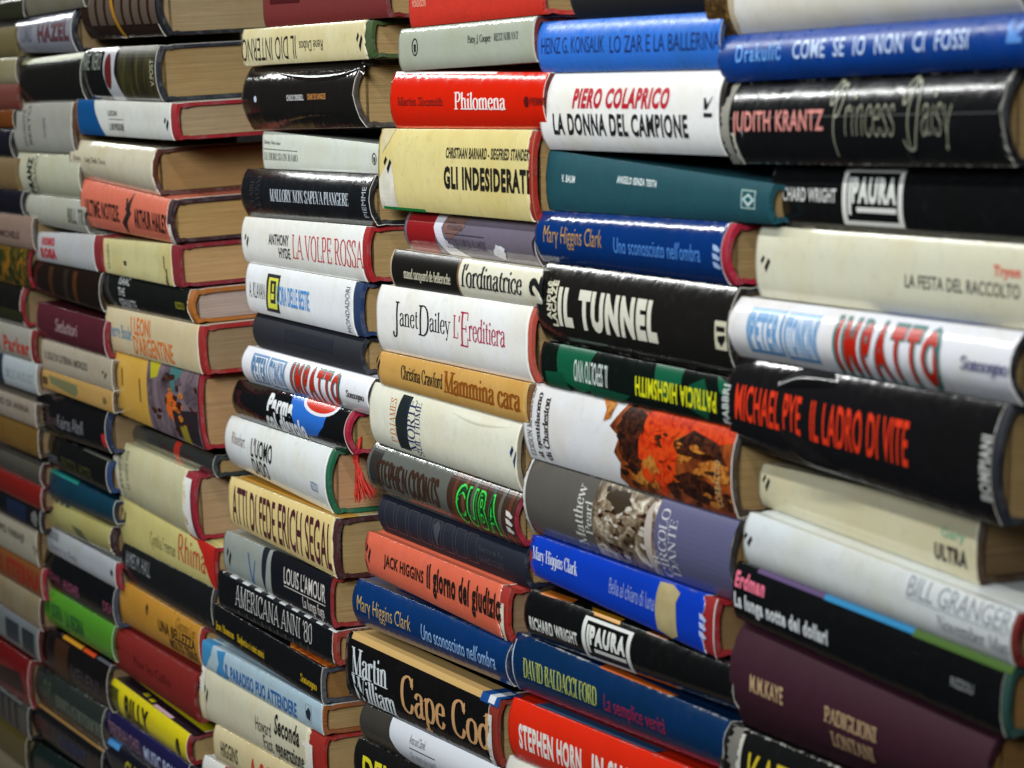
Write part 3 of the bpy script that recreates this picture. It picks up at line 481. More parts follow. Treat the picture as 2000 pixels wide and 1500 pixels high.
bk(5, "716,1382 985,1506 712,1442 980,1572", '#3c3934', '#2a2622', "dark olive grey book with a white rounded label, under the thick black book", [
    P([(758, 0), (985, 0), (985, 1.05), (800, 1.05), (775, .85), (762, .5)], '#cfd2d8', 'white_label'), A('Anna and Daniel', 800, 830, .18, .42, '#3a3d44', b=0), LINES([(800, 850, .52, .55)], '#3a3d44'), T('Six mesi piu tardi', 800, 850, .62, .88, '#4a4d52', 'pen')], B=.2, p=2.1)
bk(5, "707,1443 975,1572 700,1532 965,1668", '#151514', '#222222', "black book with bright yellow bold capitals at the lower edge", [
    A('DEIGHTON', 709, 880, .26, .72, '#d6cc2a', b=.035)], B=.14, p=2.4)

# ------------------------------------------------------------------ stack 4
bk(4, "519,-62 762,-72 520,54 763,36", None, '#7a1e1a', "dark red cloth book at the upper edge, beside the big page block", [RECT(528, 586, .42, .62, '#451014', 'stamped_panel')], B=.06, p=4)
bk(4, "476,58 732,36 476,128 730,114", '#cfc59c', '#435a2c', "cream stained book with upside-down black title and a green cloth end", [
    T('IL DIO INTERNO', 473, 578, .26, .88, '#1f1d18', b=-.004, rot=180), A('René Dubos', 585, 631, .42, .70, '#2a2720', b=-.004, rot=180), SLASH(697, 709, .30, .80)], B=.07, p=3.2, jr=8, tear=2, stain=.7)
bk(4, "489,132 712,119 500,250 722,250", '#1a1715', '#4a4038', "thick glossy black book with a rounded spine and tiny white and orange print", [
    A('CHUCK DRISKELL', 561, 594, .475, .565, '#cfcfcc', b=.02), T('DIARI DI SANGUE', 602, 637, .47, .56, '#c98a4a', b=.02), ELL(500, .52, 2.5, .05, '#b9c4d4', 'publisher_emblem'), FOLD([(530, .12), (600, .22), (660, .2), (700, .08)], 5, .7), FOLD([(540, .86), (600, .74), (660, .78)], 6, .6), FOLD([(690, .1), (700, .18), (706, .25)], 3, 1)], B=.2, p=2.0, gloss=.17, tear=1.5, wear=.4, jr=1)
bk(4, "517,259 752,282 515,328 752,341", '#ccd0c4', '#7a3028', "slim pale grey-green book with a thin rule between two small lines of print", [
    A('Shirley MacLaine', 517, 549, .24, .36, '#3a3a38', 'serif'), LINES([(516, 582, .46, .48)], '#55554f'), T('LE FIORI SU UN RAMO', 517, 582, .56, .76, '#3a3a38', 'serif'), RING(732, .50, 4.5, .2, 1.2, .035, '#26262a')], B=.05, p=4, dy=10)
bk(4, "486,331 738,341 484,420 738,440", '#16181c', '#17181a', "black book with white serif capitals and vertical publisher letters", [
    A('CLAIRE', 488, 496, .2, .8, '#34343a', 'serif', rot=90), A('DEL VONNE', 499, 508, .1, .95, '#34343a', 'serif', rot=90), T('MALLORY NON SAPEVA PIANGERE', 528, 681, .38, .64, '#c4ccd4', 'serif', thick=.16), PB('PIEMME', 707, 715, .24, .84, '#aab0b8', b=.0, rot=90)], B=.18, p=2.1, tear=1, wear=.5, gloss=.3)
bk(4, "479,425 727,444 482,508 727,552", '#e2e2de', '#b01c20', "white book with tall thin red title and small black stacked name", [
    SLASH(479, 487, .35, .66), A('ANTHONY', 526, 565, .30, .53, '#1e1e1e', b=.02), A('HYDE', 545, 567, .57, .78, '#1e1e1e', b=.02), T('LA VOLPE ROSSA', 572, 710, .26, .76, '#b82a26', 'serif', thick=.10, thin=.045)], B=.10, p=2.8, jr=7, gloss=.2)
bk(4, "490,518 714,553 486,603 712,656", '#e2e4e6', '#1f3a66', "white book with a black and yellow square logo and sky-blue title", [
    A('A. KLAVAN', 488, 518, .36, .68, '#3a3c3c', b=.0), P([(523, .13), (548, .13), (544, .9), (519, .9)], '#2a2e34', 'black_box'), P([(527, .2), (545, .2), (541, .83), (523, .83)], '#d8d84a', 'yellow_box'), P([(530, .26), (541, .26), (539, .72), (529, .72)], '#2a2e34', 'black_mark'), P([(534, .32), (537, .32), (536, .48), (533, .48)], '#d8d84a', 'yellow_mark'), P([(531, .52), (537, .52), (536, .64), (530, .64)], '#d8d84a', 'yellow_mark'),
    T("L'ORA DELLE BESTIE", 542, 605, .32, .72, '#4a90cf', b=.015), PB('MONDADORI', 676, 684, .12, .95, '#55585c', b=0, rot=90)], B=.09, p=3, jr=11, gloss=.3)
bk(4, "506,612 716,662 506,675 722,734", None, '#23262f', "plain charcoal-navy cloth book without jacket", [RECT(556, 650, .25, .6, '#282a32', 'rubbed_title')], B=.2, p=2.1, dy=3)
bk(4, "487,678 738,739 486,743 732,812", '#e0e1e8', '#30303a', "white book with red leaf-shaped title letters, smaller copy in the middle stack", [
    RECT(491, 522, .12, .9, '#6f92b4', 'printed_box'), RECT(525, 556, .12, .92, '#6f92b4', 'printed_box'), RECT(494, 520, .18, .84, '#dfe4ec', 'printed_box'), RECT(528, 554, .18, .86, '#dfe4ec', 'printed_box'), A('PETER', 494, 520, .2, .82, '#56779a', b=.05), A('TONKIN', 528, 554, .2, .84, '#56779a', b=.05),
    T('IMPATTO', 567, 664, .06, .97, '#35605c', b=.075, sp=1.42), T('IMPATTO', 570, 661, .12, .92, '#b4240f', b=.04, sp=1.42), PB('Sonsogno', 677, 712, .42, .66, '#22222c', 'slab')], B=.24, p=2.1, wear=.15)
bk(4, "473,746 698,807 463,813 692,882", '#121214', '#b41c3c', "very glossy black book with rounded white title and a blue and red picture", [
    P([(558, -.1), (640, -.05), (632, .5), (615, .8), (590, .85), (575, .7), (570, .4)], '#2a6ac4', 'blue_picture'), ELL(618, .0, 34, .30, '#d8dce4'), ELL(618, -.02, 30, .25, '#c4301c'), T('Parma', 522, 571, .08, .52, '#dfe2e2', b=.06, sh=.1), T('col diavolo', 518, 594, .52, .96, '#dfe2e2', b=.06, sh=.1)], B=.22, p=2.0, jr=5, gloss=.1, wear=.3)
bk(4, "455,812 660,885 452,905 656,1004", '#dadddc', '#1f6a48', "white book with squeezed black two-line title and a green cloth end", [
    A('Rhinehart', 454, 479, .26, .50, '#8a7470', b=0), T("L'UOMO", 491, 532, .24, .60, '#151515', b=.02), T('DADO', 491, 521, .62, .94, '#151515', b=.02), PB('RIZZOLI', 607, 621, .58, .72, '#4a6aa0', b=0)], B=.15, p=2.3, jr=5, gloss=.26, page='#b48a64')
bk(4, "454,930 668,1017 451,1022 664,1128", '#dcc486', '#4a1c1e', "thick buttery yellow book with very tall maroon capitals", [
    RECT(455, 655, -.4, -.08, '#d09a3c', 'orange_edge'), T('ATTI DI FEDE', 455, 538, .14, .90, '#4a2028', b=.012), A('ERICH SEGAL', 544, 648, .12, .90, '#4a2028', b=.012)], B=.07, p=3.4, jr=6, tear=1.6, gloss=.2)
bk(4, "446,1036 656,1134 441,1113 650,1224", '#8f9690', '#a02c2c', "half grey, half black book with a blue pen scribble and white author capitals", [
    RECT(530, 652, -.1, 1.04, '#16161c', 'black_panel'), P([(513, -.05), (524, -.05), (520, .5), (517, 1.0), (512, .6)], '#20242e', 'black_stripe'), SLASH(444, 453, .35, .78), dict(k='M', polys=[[(485, .25), (487, .25), (494, .9), (492, .9)], [(499, .35), (500, .35), (495, .9), (493, .9)]], col='#3a5a94', n='pen_scribble'),
    A("LOUIS L'AMOUR", 556, 637, .18, .54, '#d2ccc4', b=.005), LINES([(556, 637, .58, .60)], '#c4bcb0'), T('La lunga fuga', 592, 634, .62, .92, '#d2ccc4', b=.005)], B=.08, p=3.4, jr=3, gloss=.18)
bk(4, "434,1117 664,1241 424,1178 660,1302", '#131316', '#a0392c', "slim black book with thin white art-deco capitals and a bright top line", [
    RECT(434, 655, -.06, .03, '#cfd2d2', 'white_edge_line'), *[RECT(436 + k * 24, 448 + k * 24, -.07, .06, '#26262a', 'dark_dash') for k in range(9)], T("AMERICANA ANNI '80", 461, 611, .12, .72, '#cfcfca', 'serif', thick=.07, thin=.045), LINES([(466 + k * 15, 468 + k * 15, .82, .95) for k in range(10)], '#4a4a4c', 'dim_figures')], B=.07, p=3.4, jr=6, tear=1.5, gloss=.2)
bk(4, "428,1184 638,1307 413,1234 630,1370", '#131315', '#4c5058', "black book with small yellow lettering and an orange patch on its cover", [
    P([(536, -.5), (640, -.45), (645, -.1), (560, -.06)], '#b84a1c', 'orange_picture', art_mat('fire', [(.35, '#5a1c0e'), (.5, '#c4521c'), (.65, '#d89a3a'), (.8, '#8a2418')], 120)), A('Jean Thomson', 422, 458, .50, .80, '#c4a01e', 'serif', thick=.2), T('Bagheria e i miei amici', 464, 517, .50, .82, '#c4a01e', 'serif', thick=.2), PB('Sonzogno', 588, 620, .48, .78, '#c4a01e', 'serif', thick=.2)], B=.06, p=3.6, gloss=.18, jr=2, page='#8a6438')
bk(4, "401,1250 638,1385 395,1296 632,1434", '#a9c0cc', '#a05a28', "slim pale blue book with clouds and tall blue capitals", [
    P([(395, -.3), (418, -.3), (412, .4), (402, .9), (395, 1.0)], '#3f8ab8', 'sky_patch'), P([(424, .1), (440, .0), (436, .6), (444, 1), (420, 1), (428, .55)], '#3f86b8', 'sky_patch'), T('IL PARADISO PUO ATTENDERE', 440, 580, .40, .92, '#1f5a9c', b=.03, sh=.1), FRAME(597, 609, .2, .8, 1, .03, '#9aa8ac', 'publisher_emblem'), P([(598, .5), (604, .3), (608, .45), (606, .75), (600, .7)], '#1e2a38', 'publisher_emblem')], B=.06, p=3.4, gloss=.16, jr=2)
bk(4, "394,1300 640,1440 402,1402 640,1530", '#cfcab0', '#b0281c', "tattered cream book with chewed paper ends and black title", [
    SLASH(400, 408, .30, .66), A('Howard', 500, 530, .34, .62, '#26241f', b=.0), A('Fast', 514, 532, .64, .92, '#26241f', b=.0), T('Seconda', 537, 586, .10, .50, '#1b1a17', b=.03), T('generazione', 538, 594, .58, .98, '#1b1a17', b=.02), TORN(401, 0, .45, 12, '#ddd8ca', seed=17), TORN(402, .45, 1.0, 22, '#cfc0a0', seed=18), TORN(612, .3, 1.0, 30, '#e0dcd0', seed=19)], B=.08, p=3, jr=20, tear=6, stain=.4)
bk(4, "427,1418 640,1540 420,1490 640,1616", '#cfc096', '#a08a5a', "cream book with red title letters, mostly hidden by the tattered one", [
    A('HIGGINS', 432, 465, .30, .72, '#3a352a', b=.02), T('A SOLO', 488, 560, .3, .95, '#b83a26', b=.02)], B=.1, p=2.6)
bk(4, "406,1470 620,1600 398,1545 615,1690", '#d8d8d0', '#a89a88', "white book with a red line across its top, at the lower edge", [RECT(436, 600, -.02, .06, '#a82420', 'red_line')], B=.08, p=3.2, gloss=.2)
# ------------------------------------------------------------------ stack 3
BR = art_mat('bronze_streaks', [(.3, '#1a0d08'), (.5, '#3c2114'), (.62, '#8a5c1c'), (.75, '#2a150c')], 22, (9, 1, .6))
bk(3, "172,-40 330,-48 182,78 335,72", '#2a1a12', '#15181f', "bronze and brown book with tall gold letters and thick page block, at the upper edge", [
    RECT(172, 322, -.3, .35, '#6a3e18', 'bronze_band', mat=BR), *[RECT(176 + k * 17, 188 + k * 17, .30, .78, '#55483e', 'tall_letter') for k in range(8)], P([(217, .3), (222, .3), (234, 1.0), (228, 1.0)], '#a8741e', 'gold_stripe')], page='#94805f', B=.16, p=2.1, jr=10, gloss=.15)
BK = art_mat('olive_streaks', [(.35, '#0d0c08'), (.55, '#2c2810'), (.68, '#4a4418'), (.8, '#14110a')], 20, (9, 1, .6))
bk(3, "165,96 320,88 170,190 326,196", '#121210', '#20252e', "glossy black book with a pale standing figure strip and a dark red oval", [
    RECT(232, 306, -.1, .95, '#26220e', 'olive_panel', mat=BK), P([(205, -.05), (228, -.05), (226, .5), (238, 1), (214, 1), (205, .5)], '#a8a8ac', 'pale_strip'), ELL(214, .45, 7, .34, '#5a1c1c'), A('MARE', 165, 178, .1, .42, '#8a8f86', b=0), A('NERO', 183, 200, .1, .42, '#8a8f86', b=0), PB('V.POST', 296, 303, .25, .72, '#b4b09a', b=0, rot=90)], B=.12, p=2.4, gloss=.15, page='#937a52', jr=5)
bk(3, "155,198 350,205 155,262 352,276", '#c9cac4', '#a01c24', "pale grey book with a dark blue corner and red cloth end", [
    P([(150, -.1), (184, -.1), (190, .4), (204, 1.03), (152, 1.03)], '#0f4a80', 'blue_panel'), LINES([(150, 154, 0, 1)], '#6a4a30'), A('LEON', 214, 231, .27, .42, '#3a3a3a', b=.02), LINES([(214, 243, .5, .52)], '#77776f'), T('L URI PRIGIONE', 215, 243, .62, .82, '#3a3a3a', b=.02), SLASH(323, 332, .38, .75)], B=.07, p=3.2, jr=11, gloss=.2, page='#9c8768')
bk(3, "148,272 312,290 152,342 318,381", '#c2bba4', '#5a2a1c', "thick cream-grey book with worn highlights above the salmon pink one", [
    A('Ennio', 146, 160, .38, .52, '#4a463e', b=0), T('Luigi Della Torre', 168, 208, .38, .56, '#4a463e', b=0)], B=.17, p=2.1, gloss=.18, tear=2, stain=.5, page='#94754a', jr=1)
bk(3, "168,353 345,394 168,442 348,474", '#c96a54', '#3a1c22', "salmon pink book with dense black capitals either side of a black lightning bolt", [
    T('ULTIME NOTIZIE', 169, 234, .38, .76, '#2a1a16', b=.03), P([(263, .0), (248, .42), (250, .5), (239, .75), (245, 1.0), (249, .72), (259, .5), (257, .4)], '#1f1614', 'black_bolt'), P([(249, .18), (252, .18), (253, .5), (250, .5)], '#1f1614', 'black_bolt'), A('ARTHUR HAILEY', 264, 328, .36, .80, '#2a1a16', b=.03), TORN(336, .55, 1, 8, '#d2cec4', seed=22)], B=.12, p=2.4, gloss=.5, tear=2, jr=7, page='#a88654')
bk(3, "210,465 362,482 202,529 350,563", '#c9c08c', '#8a1c28', "blotchy cream book with a crimson cloth end and slanting right edge", [
    A('Guido', 211, 216, .15, .85, '#5a5540', b=0, rot=90), ELL(246, .62, 3, .08, '#4a3620', j=.3), LINES([(322, 324, .3, .6)], '#6a6048'), TORN(328, .6, 1, 6, '#4a3a24', seed=23)], B=.04, p=4, jr=16, gloss=.22, stain=.8, page='#b08c5e')
bk(3, "199,531 384,565 202,594 390,631", '#151614', '#b46a20', "black book with a three-line white title and a tiny yellow mark", [
    A('ISAAC', 233, 254, .02, .26, '#a8aaa8', b=.02), T('THE', 233, 246, .34, .58, '#a8aaa8', b=.02), T('SENATE', 233, 265, .66, .96, '#a8aaa8', b=.02), PB('RIZZOLI', 345, 362, .42, .62, '#8a8420', b=.02)], B=.15, p=2.2, jr=8, tear=2, page='#a8968a')
bk(3, "209,599 402,640 219,679 408,732", '#cbbb98', '#a82420', "beige book with orange two-line title and small blue name", [
    A('Pierre Boule', 217, 259, .34, .66, '#4a7fa0', b=.01), T('I LEONI', 259, 297, .10, .50, '#cf6a1c', b=.02), T("D'ARGENTINE", 262, 339, .50, .94, '#cf6a1c', b=.02)], B=.06, p=3, jr=10, gloss=.35, stain=.5, page='#8e7658')
CI = art_mat('mauve_picture', [(.3, '#2a2226'), (.48, '#6a5a60'), (.6, '#7a6a70'), (.75, '#4a3c4a')], 30)
bk(3, "232,687 402,733 238,810 406,882", '#c79c44', '#a0222a', "thick mustard yellow book with a mauve picture of an orange-clad figure", [
    RECT(292, 392, -.04, 1.03, '#6a5a60', 'mauve_picture', mat=CI), P([(296, -.05), (318, -.05), (312, .2), (300, .25)], '#a8a01e', 'yellow_patch'), P([(335, .0), (360, .02), (346, .3), (340, .42)], '#3c6a68', 'teal_patch'), ELL(338, .56, 10, .18, '#c85a1c', 'orange_patch', j=.35, k=30), P([(346, .46), (362, .5), (356, .6), (344, .6)], '#c85a20', 'orange_patch'), P([(340, .6), (390, .5), (390, .98), (345, .95)], '#241c20', 'dark_patch'), P([(352, .75), (366, .75), (370, 1.0), (355, .98)], '#8a7a24', 'yellow_patch'), DABS(22, 300, 388, .05, .95, CD, 21, (2, 7), (.015, .06), 'picture_print'), DABS(10, 330, 375, .3, .7, CO, 22, (2, 6), (.012, .05), 'picture_print'), DABS(10, 340, 388, .05, .4, plain('mauve_print', '#574850', .5), 23, (3, 8), (.02, .07), 'mauve_picture'), LINES([(277, 279, .3, .65), (243, 245, .22, .5)], '#7a5c20')], B=.06, p=2.8, jr=10, gloss=.4, stain=.5, page='#a8845c')
bk(3, "268,831 428,890 268,869 428,934", '#3c3d3a', '#343c3a', "slim dark grey book with a small red label, half hidden under the mustard yellow one", [
    P([(341, .0), (352, .0), (351, 1.0), (340, 1.0)], '#c4372a', 'red_label'), A('Falcone', 318, 338, .35, .6, '#5a2a26', b=0), T('Nostra', 358, 378, .35, .65, '#5a2a26', b=0)], B=.2, p=2.1, dy=9, jr=3)
bk(3, "244,856 402,930 230,960 388,1048", '#c2bd98', '#a01c2e', "thick greenish cream book with ragged white torn ends and a crimson edge", [
    A('storia', 234, 241, .1, .8, '#6a6a50', b=0, rot=90), T('La nostra vita', 246, 254, .1, .75, '#6a6a50', b=0, rot=90), TORN(236, 0, 1, 16, '#d8d2b8', seed=24), TORN(376, .1, 1.02, 20, '#dedad4', seed=25)], B=.1, p=2.6, jr=17, tear=5, gloss=.3, stain=.5, page='#a88a66')
bk(3, "240,972 430,1078 240,1058 424,1150", '#c9be7a', '#a81c1c', "soft yellow book with a red swash title and a ripped corner", [
    SLASH(242, 250, .18, .6), A('Cynthia Freeman', 296, 345, .40, .80, '#4a4a34', 'pen'), T('Rhima', 350, 404, .10, .75, '#b4432a', 'pen', thick=.12, thin=.06), P([(372, .02), (388, .06), (400, .3), (412, .9), (419, 1.02), (424, 1.02), (424, -.02), (376, -.02)], '#b02018', 'bare_red_cloth')], B=.05, p=3, jr=3, gloss=.4, stain=.4)
bk(3, "250,1061 430,1154 243,1128 418,1233", '#18191a', '#2a2d33', "black book with grey vertical-looking capitals, above the ochre one", [
    A('JAMES M. HALL', 248, 296, .14, .62, '#8a8d90', b=.0)], B=.1, p=2.6, tear=1)
bk(3, "246,1138 408,1235 239,1214 398,1305", '#b4802e', '#a02420', "ochre book with two lines of black capitals", [
    A('Giacomo Leo', 346, 384, .08, .34, '#3a2a14', 'pen'), T('UNA BELLEZZA', 312, 384, .36, .64, '#221a10', b=.03), T('MOLTO TENUE', 332, 386, .66, .92, '#221a10', b=.03), ELL(290, .3, 2, .1, '#3a2a14', j=.4)], B=.1, p=2.6, jr=4, gloss=.5, stain=.5)
bk(3, "229,1217 396,1320 221,1298 388,1412", None, '#8c1a10', "plain brick red cloth book without jacket", [A('Jean', 225, 240, .35, .5, '#55140e', b=0), T('Pour les Cailles', 264, 336, .38, .58, '#55140e', b=0)], B=.1, p=2.6)
bk(3, "208,1311 382,1440 203,1370 376,1496", '#d2c21a', '#8a1420', "bright yellow book with bold black five-letter title", [
    RECT(212, 372, -.5, -.05, '#241a22', 'dark_cover_strip'), RECT(262, 270, -.35, -.2, '#c4b41a', 'yellow_dash'), RECT(276, 284, -.3, -.15, '#c4b41a', 'yellow_dash'), RECT(290, 325, -.2, -.06, '#c9a4b4', 'pink_dash'), RECT(208, 233, .16, .94, '#5a5614', 'dark_block'), A('WRITTEN BY', 210, 230, .2, .5, '#2a280e', b=.02), T('BILLY', 245, 291, .18, .90, '#1c1a10', b=.045), ELL(349, .6, 4, .3, '#2a280e', 'publisher_emblem')], B=.14, p=2.4, jr=5)
bk(3, "208,1379 378,1496 206,1432 372,1550", '#1d1a44', '#1a1830', "dark purple book with pinkish and pale blue capitals", [
    A('DEBORAH CHIEL', 214, 276, .30, .76, '#7a5a68', b=.02), T('MUSIC BOX', 283, 345, .34, .82, '#a8b4d4', b=.02)], B=.14, p=2.4)
bk(3, "206,1436 368,1552 200,1500 360,1620", '#141420', '#141414', "nearly black book with a small blue patch, lowest beside the dark purple one", [
    RECT(210, 232, -.05, .12, '#4a8ac4', 'blue_patch'), T('CLAUDIA', 247, 300, .2, .6, '#a09a1e', b=.03)], B=.12, p=2.4)

# ------------------------------------------------------------------ stack 2
bk(2, "48,-46 165,-56 50,28 168,8", '#6a6658', '#2a2a28', "dull olive-beige book at the upper edge of the narrow stack", [], B=.08, p=3, stain=.6)
bk(2, "38,42 152,24 40,104 162,97", '#7d7f88', '#161c26', "silver-lavender book with maroon bar-like letters", [
    A('IL CAVALLO', 42, 62, .25, .7, '#4a4a52', b=0), T('HAZEL', 74, 134, .26, .72, '#55343a', b=.06)], B=.18, p=2.0, jr=7, gloss=.15)
bk(2, "41,118 168,108 45,200 172,197", '#161512', '#241f1a', "black book with an olive highlight painted along its upper edge and a faint frame", [
    RECT(38, 162, -.15, .12, '#6f7250', 'olive_edge_band'), RECT(36, 40, .1, 1, '#3a382c', 'side_line')], B=.14, p=2.3, gloss=.3)  # olive band paints the highlight on the top board
bk(2, "33,204 152,200 33,292 152,298", '#96968e', '#5a3a26', "light grey thick book with small upward print", [
    A('GIUSEPPE', 47, 52, .12, .9, '#4a4a48', b=0, rot=90), A('BERTO', 56, 62, .05, .85, '#4a4a48', b=0, rot=90), T('LA FONTE', 86, 91, .3, .68, '#4f4f52', b=0, rot=90)], B=.08, p=3, gloss=.22, tear=2, jr=3)
bk(2, "40,297 165,303 43,375 170,388", '#b0b09a', '#6a6450', "pale cream book with a bold black upward title", [
    T('FRANZ', 54, 64, .12, .98, '#171412', b=.06, rot=90), A('MORANDI', 66, 73, .1, .95, '#5a5a50', b=0, rot=90)], B=.15, p=2.2, gloss=.2)
bk(2, "50,381 172,394 54,434 178,453", '#a2a296', '#5a564c', "grey-white slim book with half-hidden grey capitals", [T('BILL TRY', 133, 170, .28, .75, '#55564c', b=.03), ELL(55, .7, 2, .12, '#55564c', j=.3)], B=.15, p=2.2, gloss=.2)
bk(2, "73,452 207,464 75,504 200,527", '#b0b0b2', '#8a1a22', "white book with red blocky two-line title and a dark red end", [
    T('UOMO', 83, 108, .16, .44, '#a4242e', b=.09), T('ROSA', 80, 110, .50, .86, '#a4242e', b=.09)], B=.1, p=2.6, jr=17, gloss=.15)
bk(2, "65,510 202,538 66,566 204,610", '#1c120c', '#2a1a14', "very dark glossy book with a sharp white highlight along its top", [
    *[RECT(x, x + 8, .1, 1, c, 'brown_streak') for x, c in ((96, '#3c2412'), (125, '#2a2018'), (143, '#4a2810'))]], B=.13, p=2.4, gloss=.12)
bk(2, "75,588 214,627 80,659 218,701", '#50202a', '#8a1220', "wine red book with white cursive title", [RECT(71, 74, .08, .95, '#7a5648', 'side_line'), T('Seduttori', 109, 152, .30, .66, '#a88f92', 'pen', thick=.12, thin=.08)], B=.1, p=2.6, jr=6, gloss=.14)
bk(2, "84,663 222,703 85,718 224,764", '#a59a88', '#7a6a54', "beige slim book with one line of small dark capitals", [T('IL SOLE DI CATERINA AMOROSO', 89, 172, .34, .60, '#45403a', b=.02), SLASH(200, 210, .4, .68, '#4a463e')], B=.06, p=3, gloss=.4)
bk(2, "81,721 222,766 80,755 224,802", '#b08c50', '#5a4a30', "ochre-yellow slim book with a grey-green smudge picture", [RECT(84, 94, .35, .75, '#4a3a20', 'dark_mark'), P([(96, .2), (150, .25), (153, .6), (146, .85), (100, .6)], '#6a6a48', 'green_picture'), ELL(205, .55, 4, .14, '#6a5430', j=.3)], B=.06, p=3, gloss=.4)
bk(2, "78,761 224,808 83,838 222,888", '#110f10', '#1c2a4a', "black book with grey script title and a small red dot", [A('Elsa', 82, 110, .45, .72, '#5a4444', 'pen', thick=.1, thin=.08), T('Kairos Aboll', 112, 163, .42, .76, '#8a8a90', 'pen', thick=.1, thin=.08), ELL(202, .72, 4, .17, '#c4242a', 'publisher_emblem')], B=.13, p=2.3, jr=8, gloss=.2)
bk(2, "88,845 220,900 89,902 222,966", '#100f0f', '#24406e', "black book with olive lettering and a blue glossy end", [A('Lilian', 86, 112, .5, .85, '#6a6a72', b=.0), T('BRISTOL HOTEL', 120, 180, .5, .88, '#3a3a1e', b=.03), RECT(160, 216, -.1, .04, '#55564e', 'grey_edge_line')], B=.12, p=2.4, jr=7)
bk(2, "91,909 230,978 90,965 229,1026", '#0f3648', '#122a40', "deep teal book without visible lettering", [RECT(91, 150, -.08, .1, '#1f7a70', 'turquoise_edge')], B=.14, p=2.2, gloss=.35)
bk(2, "88,966 230,1033 93,1022 230,1087", '#a39c62', '#3a1c20', "olive-yellow book with a chipped upper edge", [P([(140, .55), (160, .6), (168, .98), (150, .9)], '#5a5c44', 'grey_patch'), *[ELL(x, .02, 3, .08, '#1e4a50', 'chip', j=.3) for x in (107, 118, 128)]], B=.15, p=2.2, jr=8, tear=2, stain=.6, gloss=.3)
bk(2, "96,1028 238,1103 95,1072 236,1150", '#a6aab0', '#96202c', "cool white book with tiny grey print and a red end", [T('Enrico Lo Duca', 100, 150, .55, .8, '#5a5a70', b=0), RECT(96, 115, .1, .4, '#7a7c80', 'grey_patch'), ELL(219, .45, 2.5, .12, '#2a2c30')], B=.08, p=3, jr=10)
bk(2, "96,1076 238,1156 91,1138 232,1223", '#0e0d10', '#3c4254', "black book with dim pink lettering, above the green one", [A('JOHN', 95, 118, .50, .74, '#6a3a4c', b=.03), T('HUGHES', 124, 154, .50, .78, '#8a4660', b=.03), PB('DEA', 202, 221, .45, .7, '#7a3c50', b=.03)], B=.12, p=2.4, jr=6)
bk(2, "88,1145 230,1229 87,1208 226,1293", '#4c8a26', '#3a6a1c', "lime green book with dark green capitals", [A('CHE', 90, 99, .30, .64, '#1f4a2c', b=.03), A('SOFIA', 102, 123, .32, .74, '#1f4a2c', b=.03), T('LA REGINA', 128, 164, .34, .80, '#1f4a2c', b=.03)], B=.12, p=2.4, gloss=.4)
bk(2, "86,1214 226,1303 81,1300 216,1388", '#120d0e', '#1c1414', "black-brown book with an orange and yellow line along its top", [RECT(118, 155, -.06, .05, '#c48a24', 'yellow_edge_line'), RECT(158, 180, -.05, .05, '#c4481c', 'orange_edge_line'), RECT(184, 222, -.05, .03, '#55585e', 'grey_edge_line'), RECT(108, 134, .1, .9, '#38200f', 'brown_panel'), T('VELENI', 140, 195, .45, .75, '#3a3638', b=.02)], B=.12, p=2.4)
bk(2, "83,1303 214,1389 76,1368 206,1464", '#252c28', '#30342f', "slate green book with spaced grey capitals", [A('DR', 86, 102, .2, .6, '#3a4a34', b=.02), T('DOUGLAS BOYDMORE', 110, 200, .38, .70, '#5e665a', 'serif', thick=.2, thin=.08)], B=.13, p=2.3, gloss=.4)
bk(2, "74,1372 208,1468 66,1430 204,1527", '#121114', '#17151a', "almost black book with a tan line along its top edge", [RECT(72, 200, -.03, .06, '#8a6a3c', 'tan_edge_line'), A('ENZO', 70, 98, .35, .75, '#4a2224', b=.02), T('ORIENT', 116, 170, .4, .85, '#1c2a4c', b=.03)], B=.1, p=2.6)
bk(2, "62,1440 204,1532 52,1512 204,1615", '#12201d', '#1a2624', "dark bottle green book, lowest in the narrow stack", [], B=.15, p=2.2)

# ------------------------------------------------------------------ stack 1 (cut off by the left edge)
def far(y0, y1, xr, jac, cloth, label, items=(), xl=-78, jr=2, tilt=0.0, **k):
    sl = lambda y: (y - 230) / 1500 + tilt
    bk(1, f"{xl},{y0 + sl(y0) * xl} {xr},{y0 + sl(y0) * xr} {xl},{y1 + sl(y1) * xl} {xr},{y1 + sl(y1) * xr}", jac, cloth, label, items, jr=jr, **k)
far(-32, 2, 50, '#26261f', '#1c1c18', "dark grey-green book, topmost at the left edge", B=.08, p=3)
far(4, 40, 50, '#2c2c1e', '#1c1c18', "dark olive book, second from the top at the left edge", B=.08, p=3)
far(54, 112, 36, None, '#6a5c30', "khaki cloth-covered thick book at the left edge", B=.1, p=2.6)
far(117, 163, 37, '#8a8468', '#4a3a2c', "mottled cream book at the left edge, under the khaki one", B=.1, p=2.6, stain=.9)
far(166, 213, 40, None, '#6e2c1c', "brick-brown cloth book at the left edge", B=.1, p=2.6)
far(216, 248, 30, '#6a3a14', '#2a2010', "rust orange slim book at the left edge", B=.1, p=2.6)
far(251, 305, 30, '#171520', '#141218', "inky dark book with violet tint at the left edge", B=.15, p=2.2)
far(309, 366, 38, None, '#7a6238', "tan cloth book at the left edge, above the inky one", B=.1, p=2.6)
far(371, 414, 50, '#15121c', '#201c24', "dark plum slim book at the left edge", B=.15, p=2.2)
far(418, 474, 70, '#8a7468', '#5a4a40', "dusty pinkish beige book at the left edge", [T('MICHELE', 0, 38, .5, .72, '#3a2c28', b=.03)], B=.08, p=3)
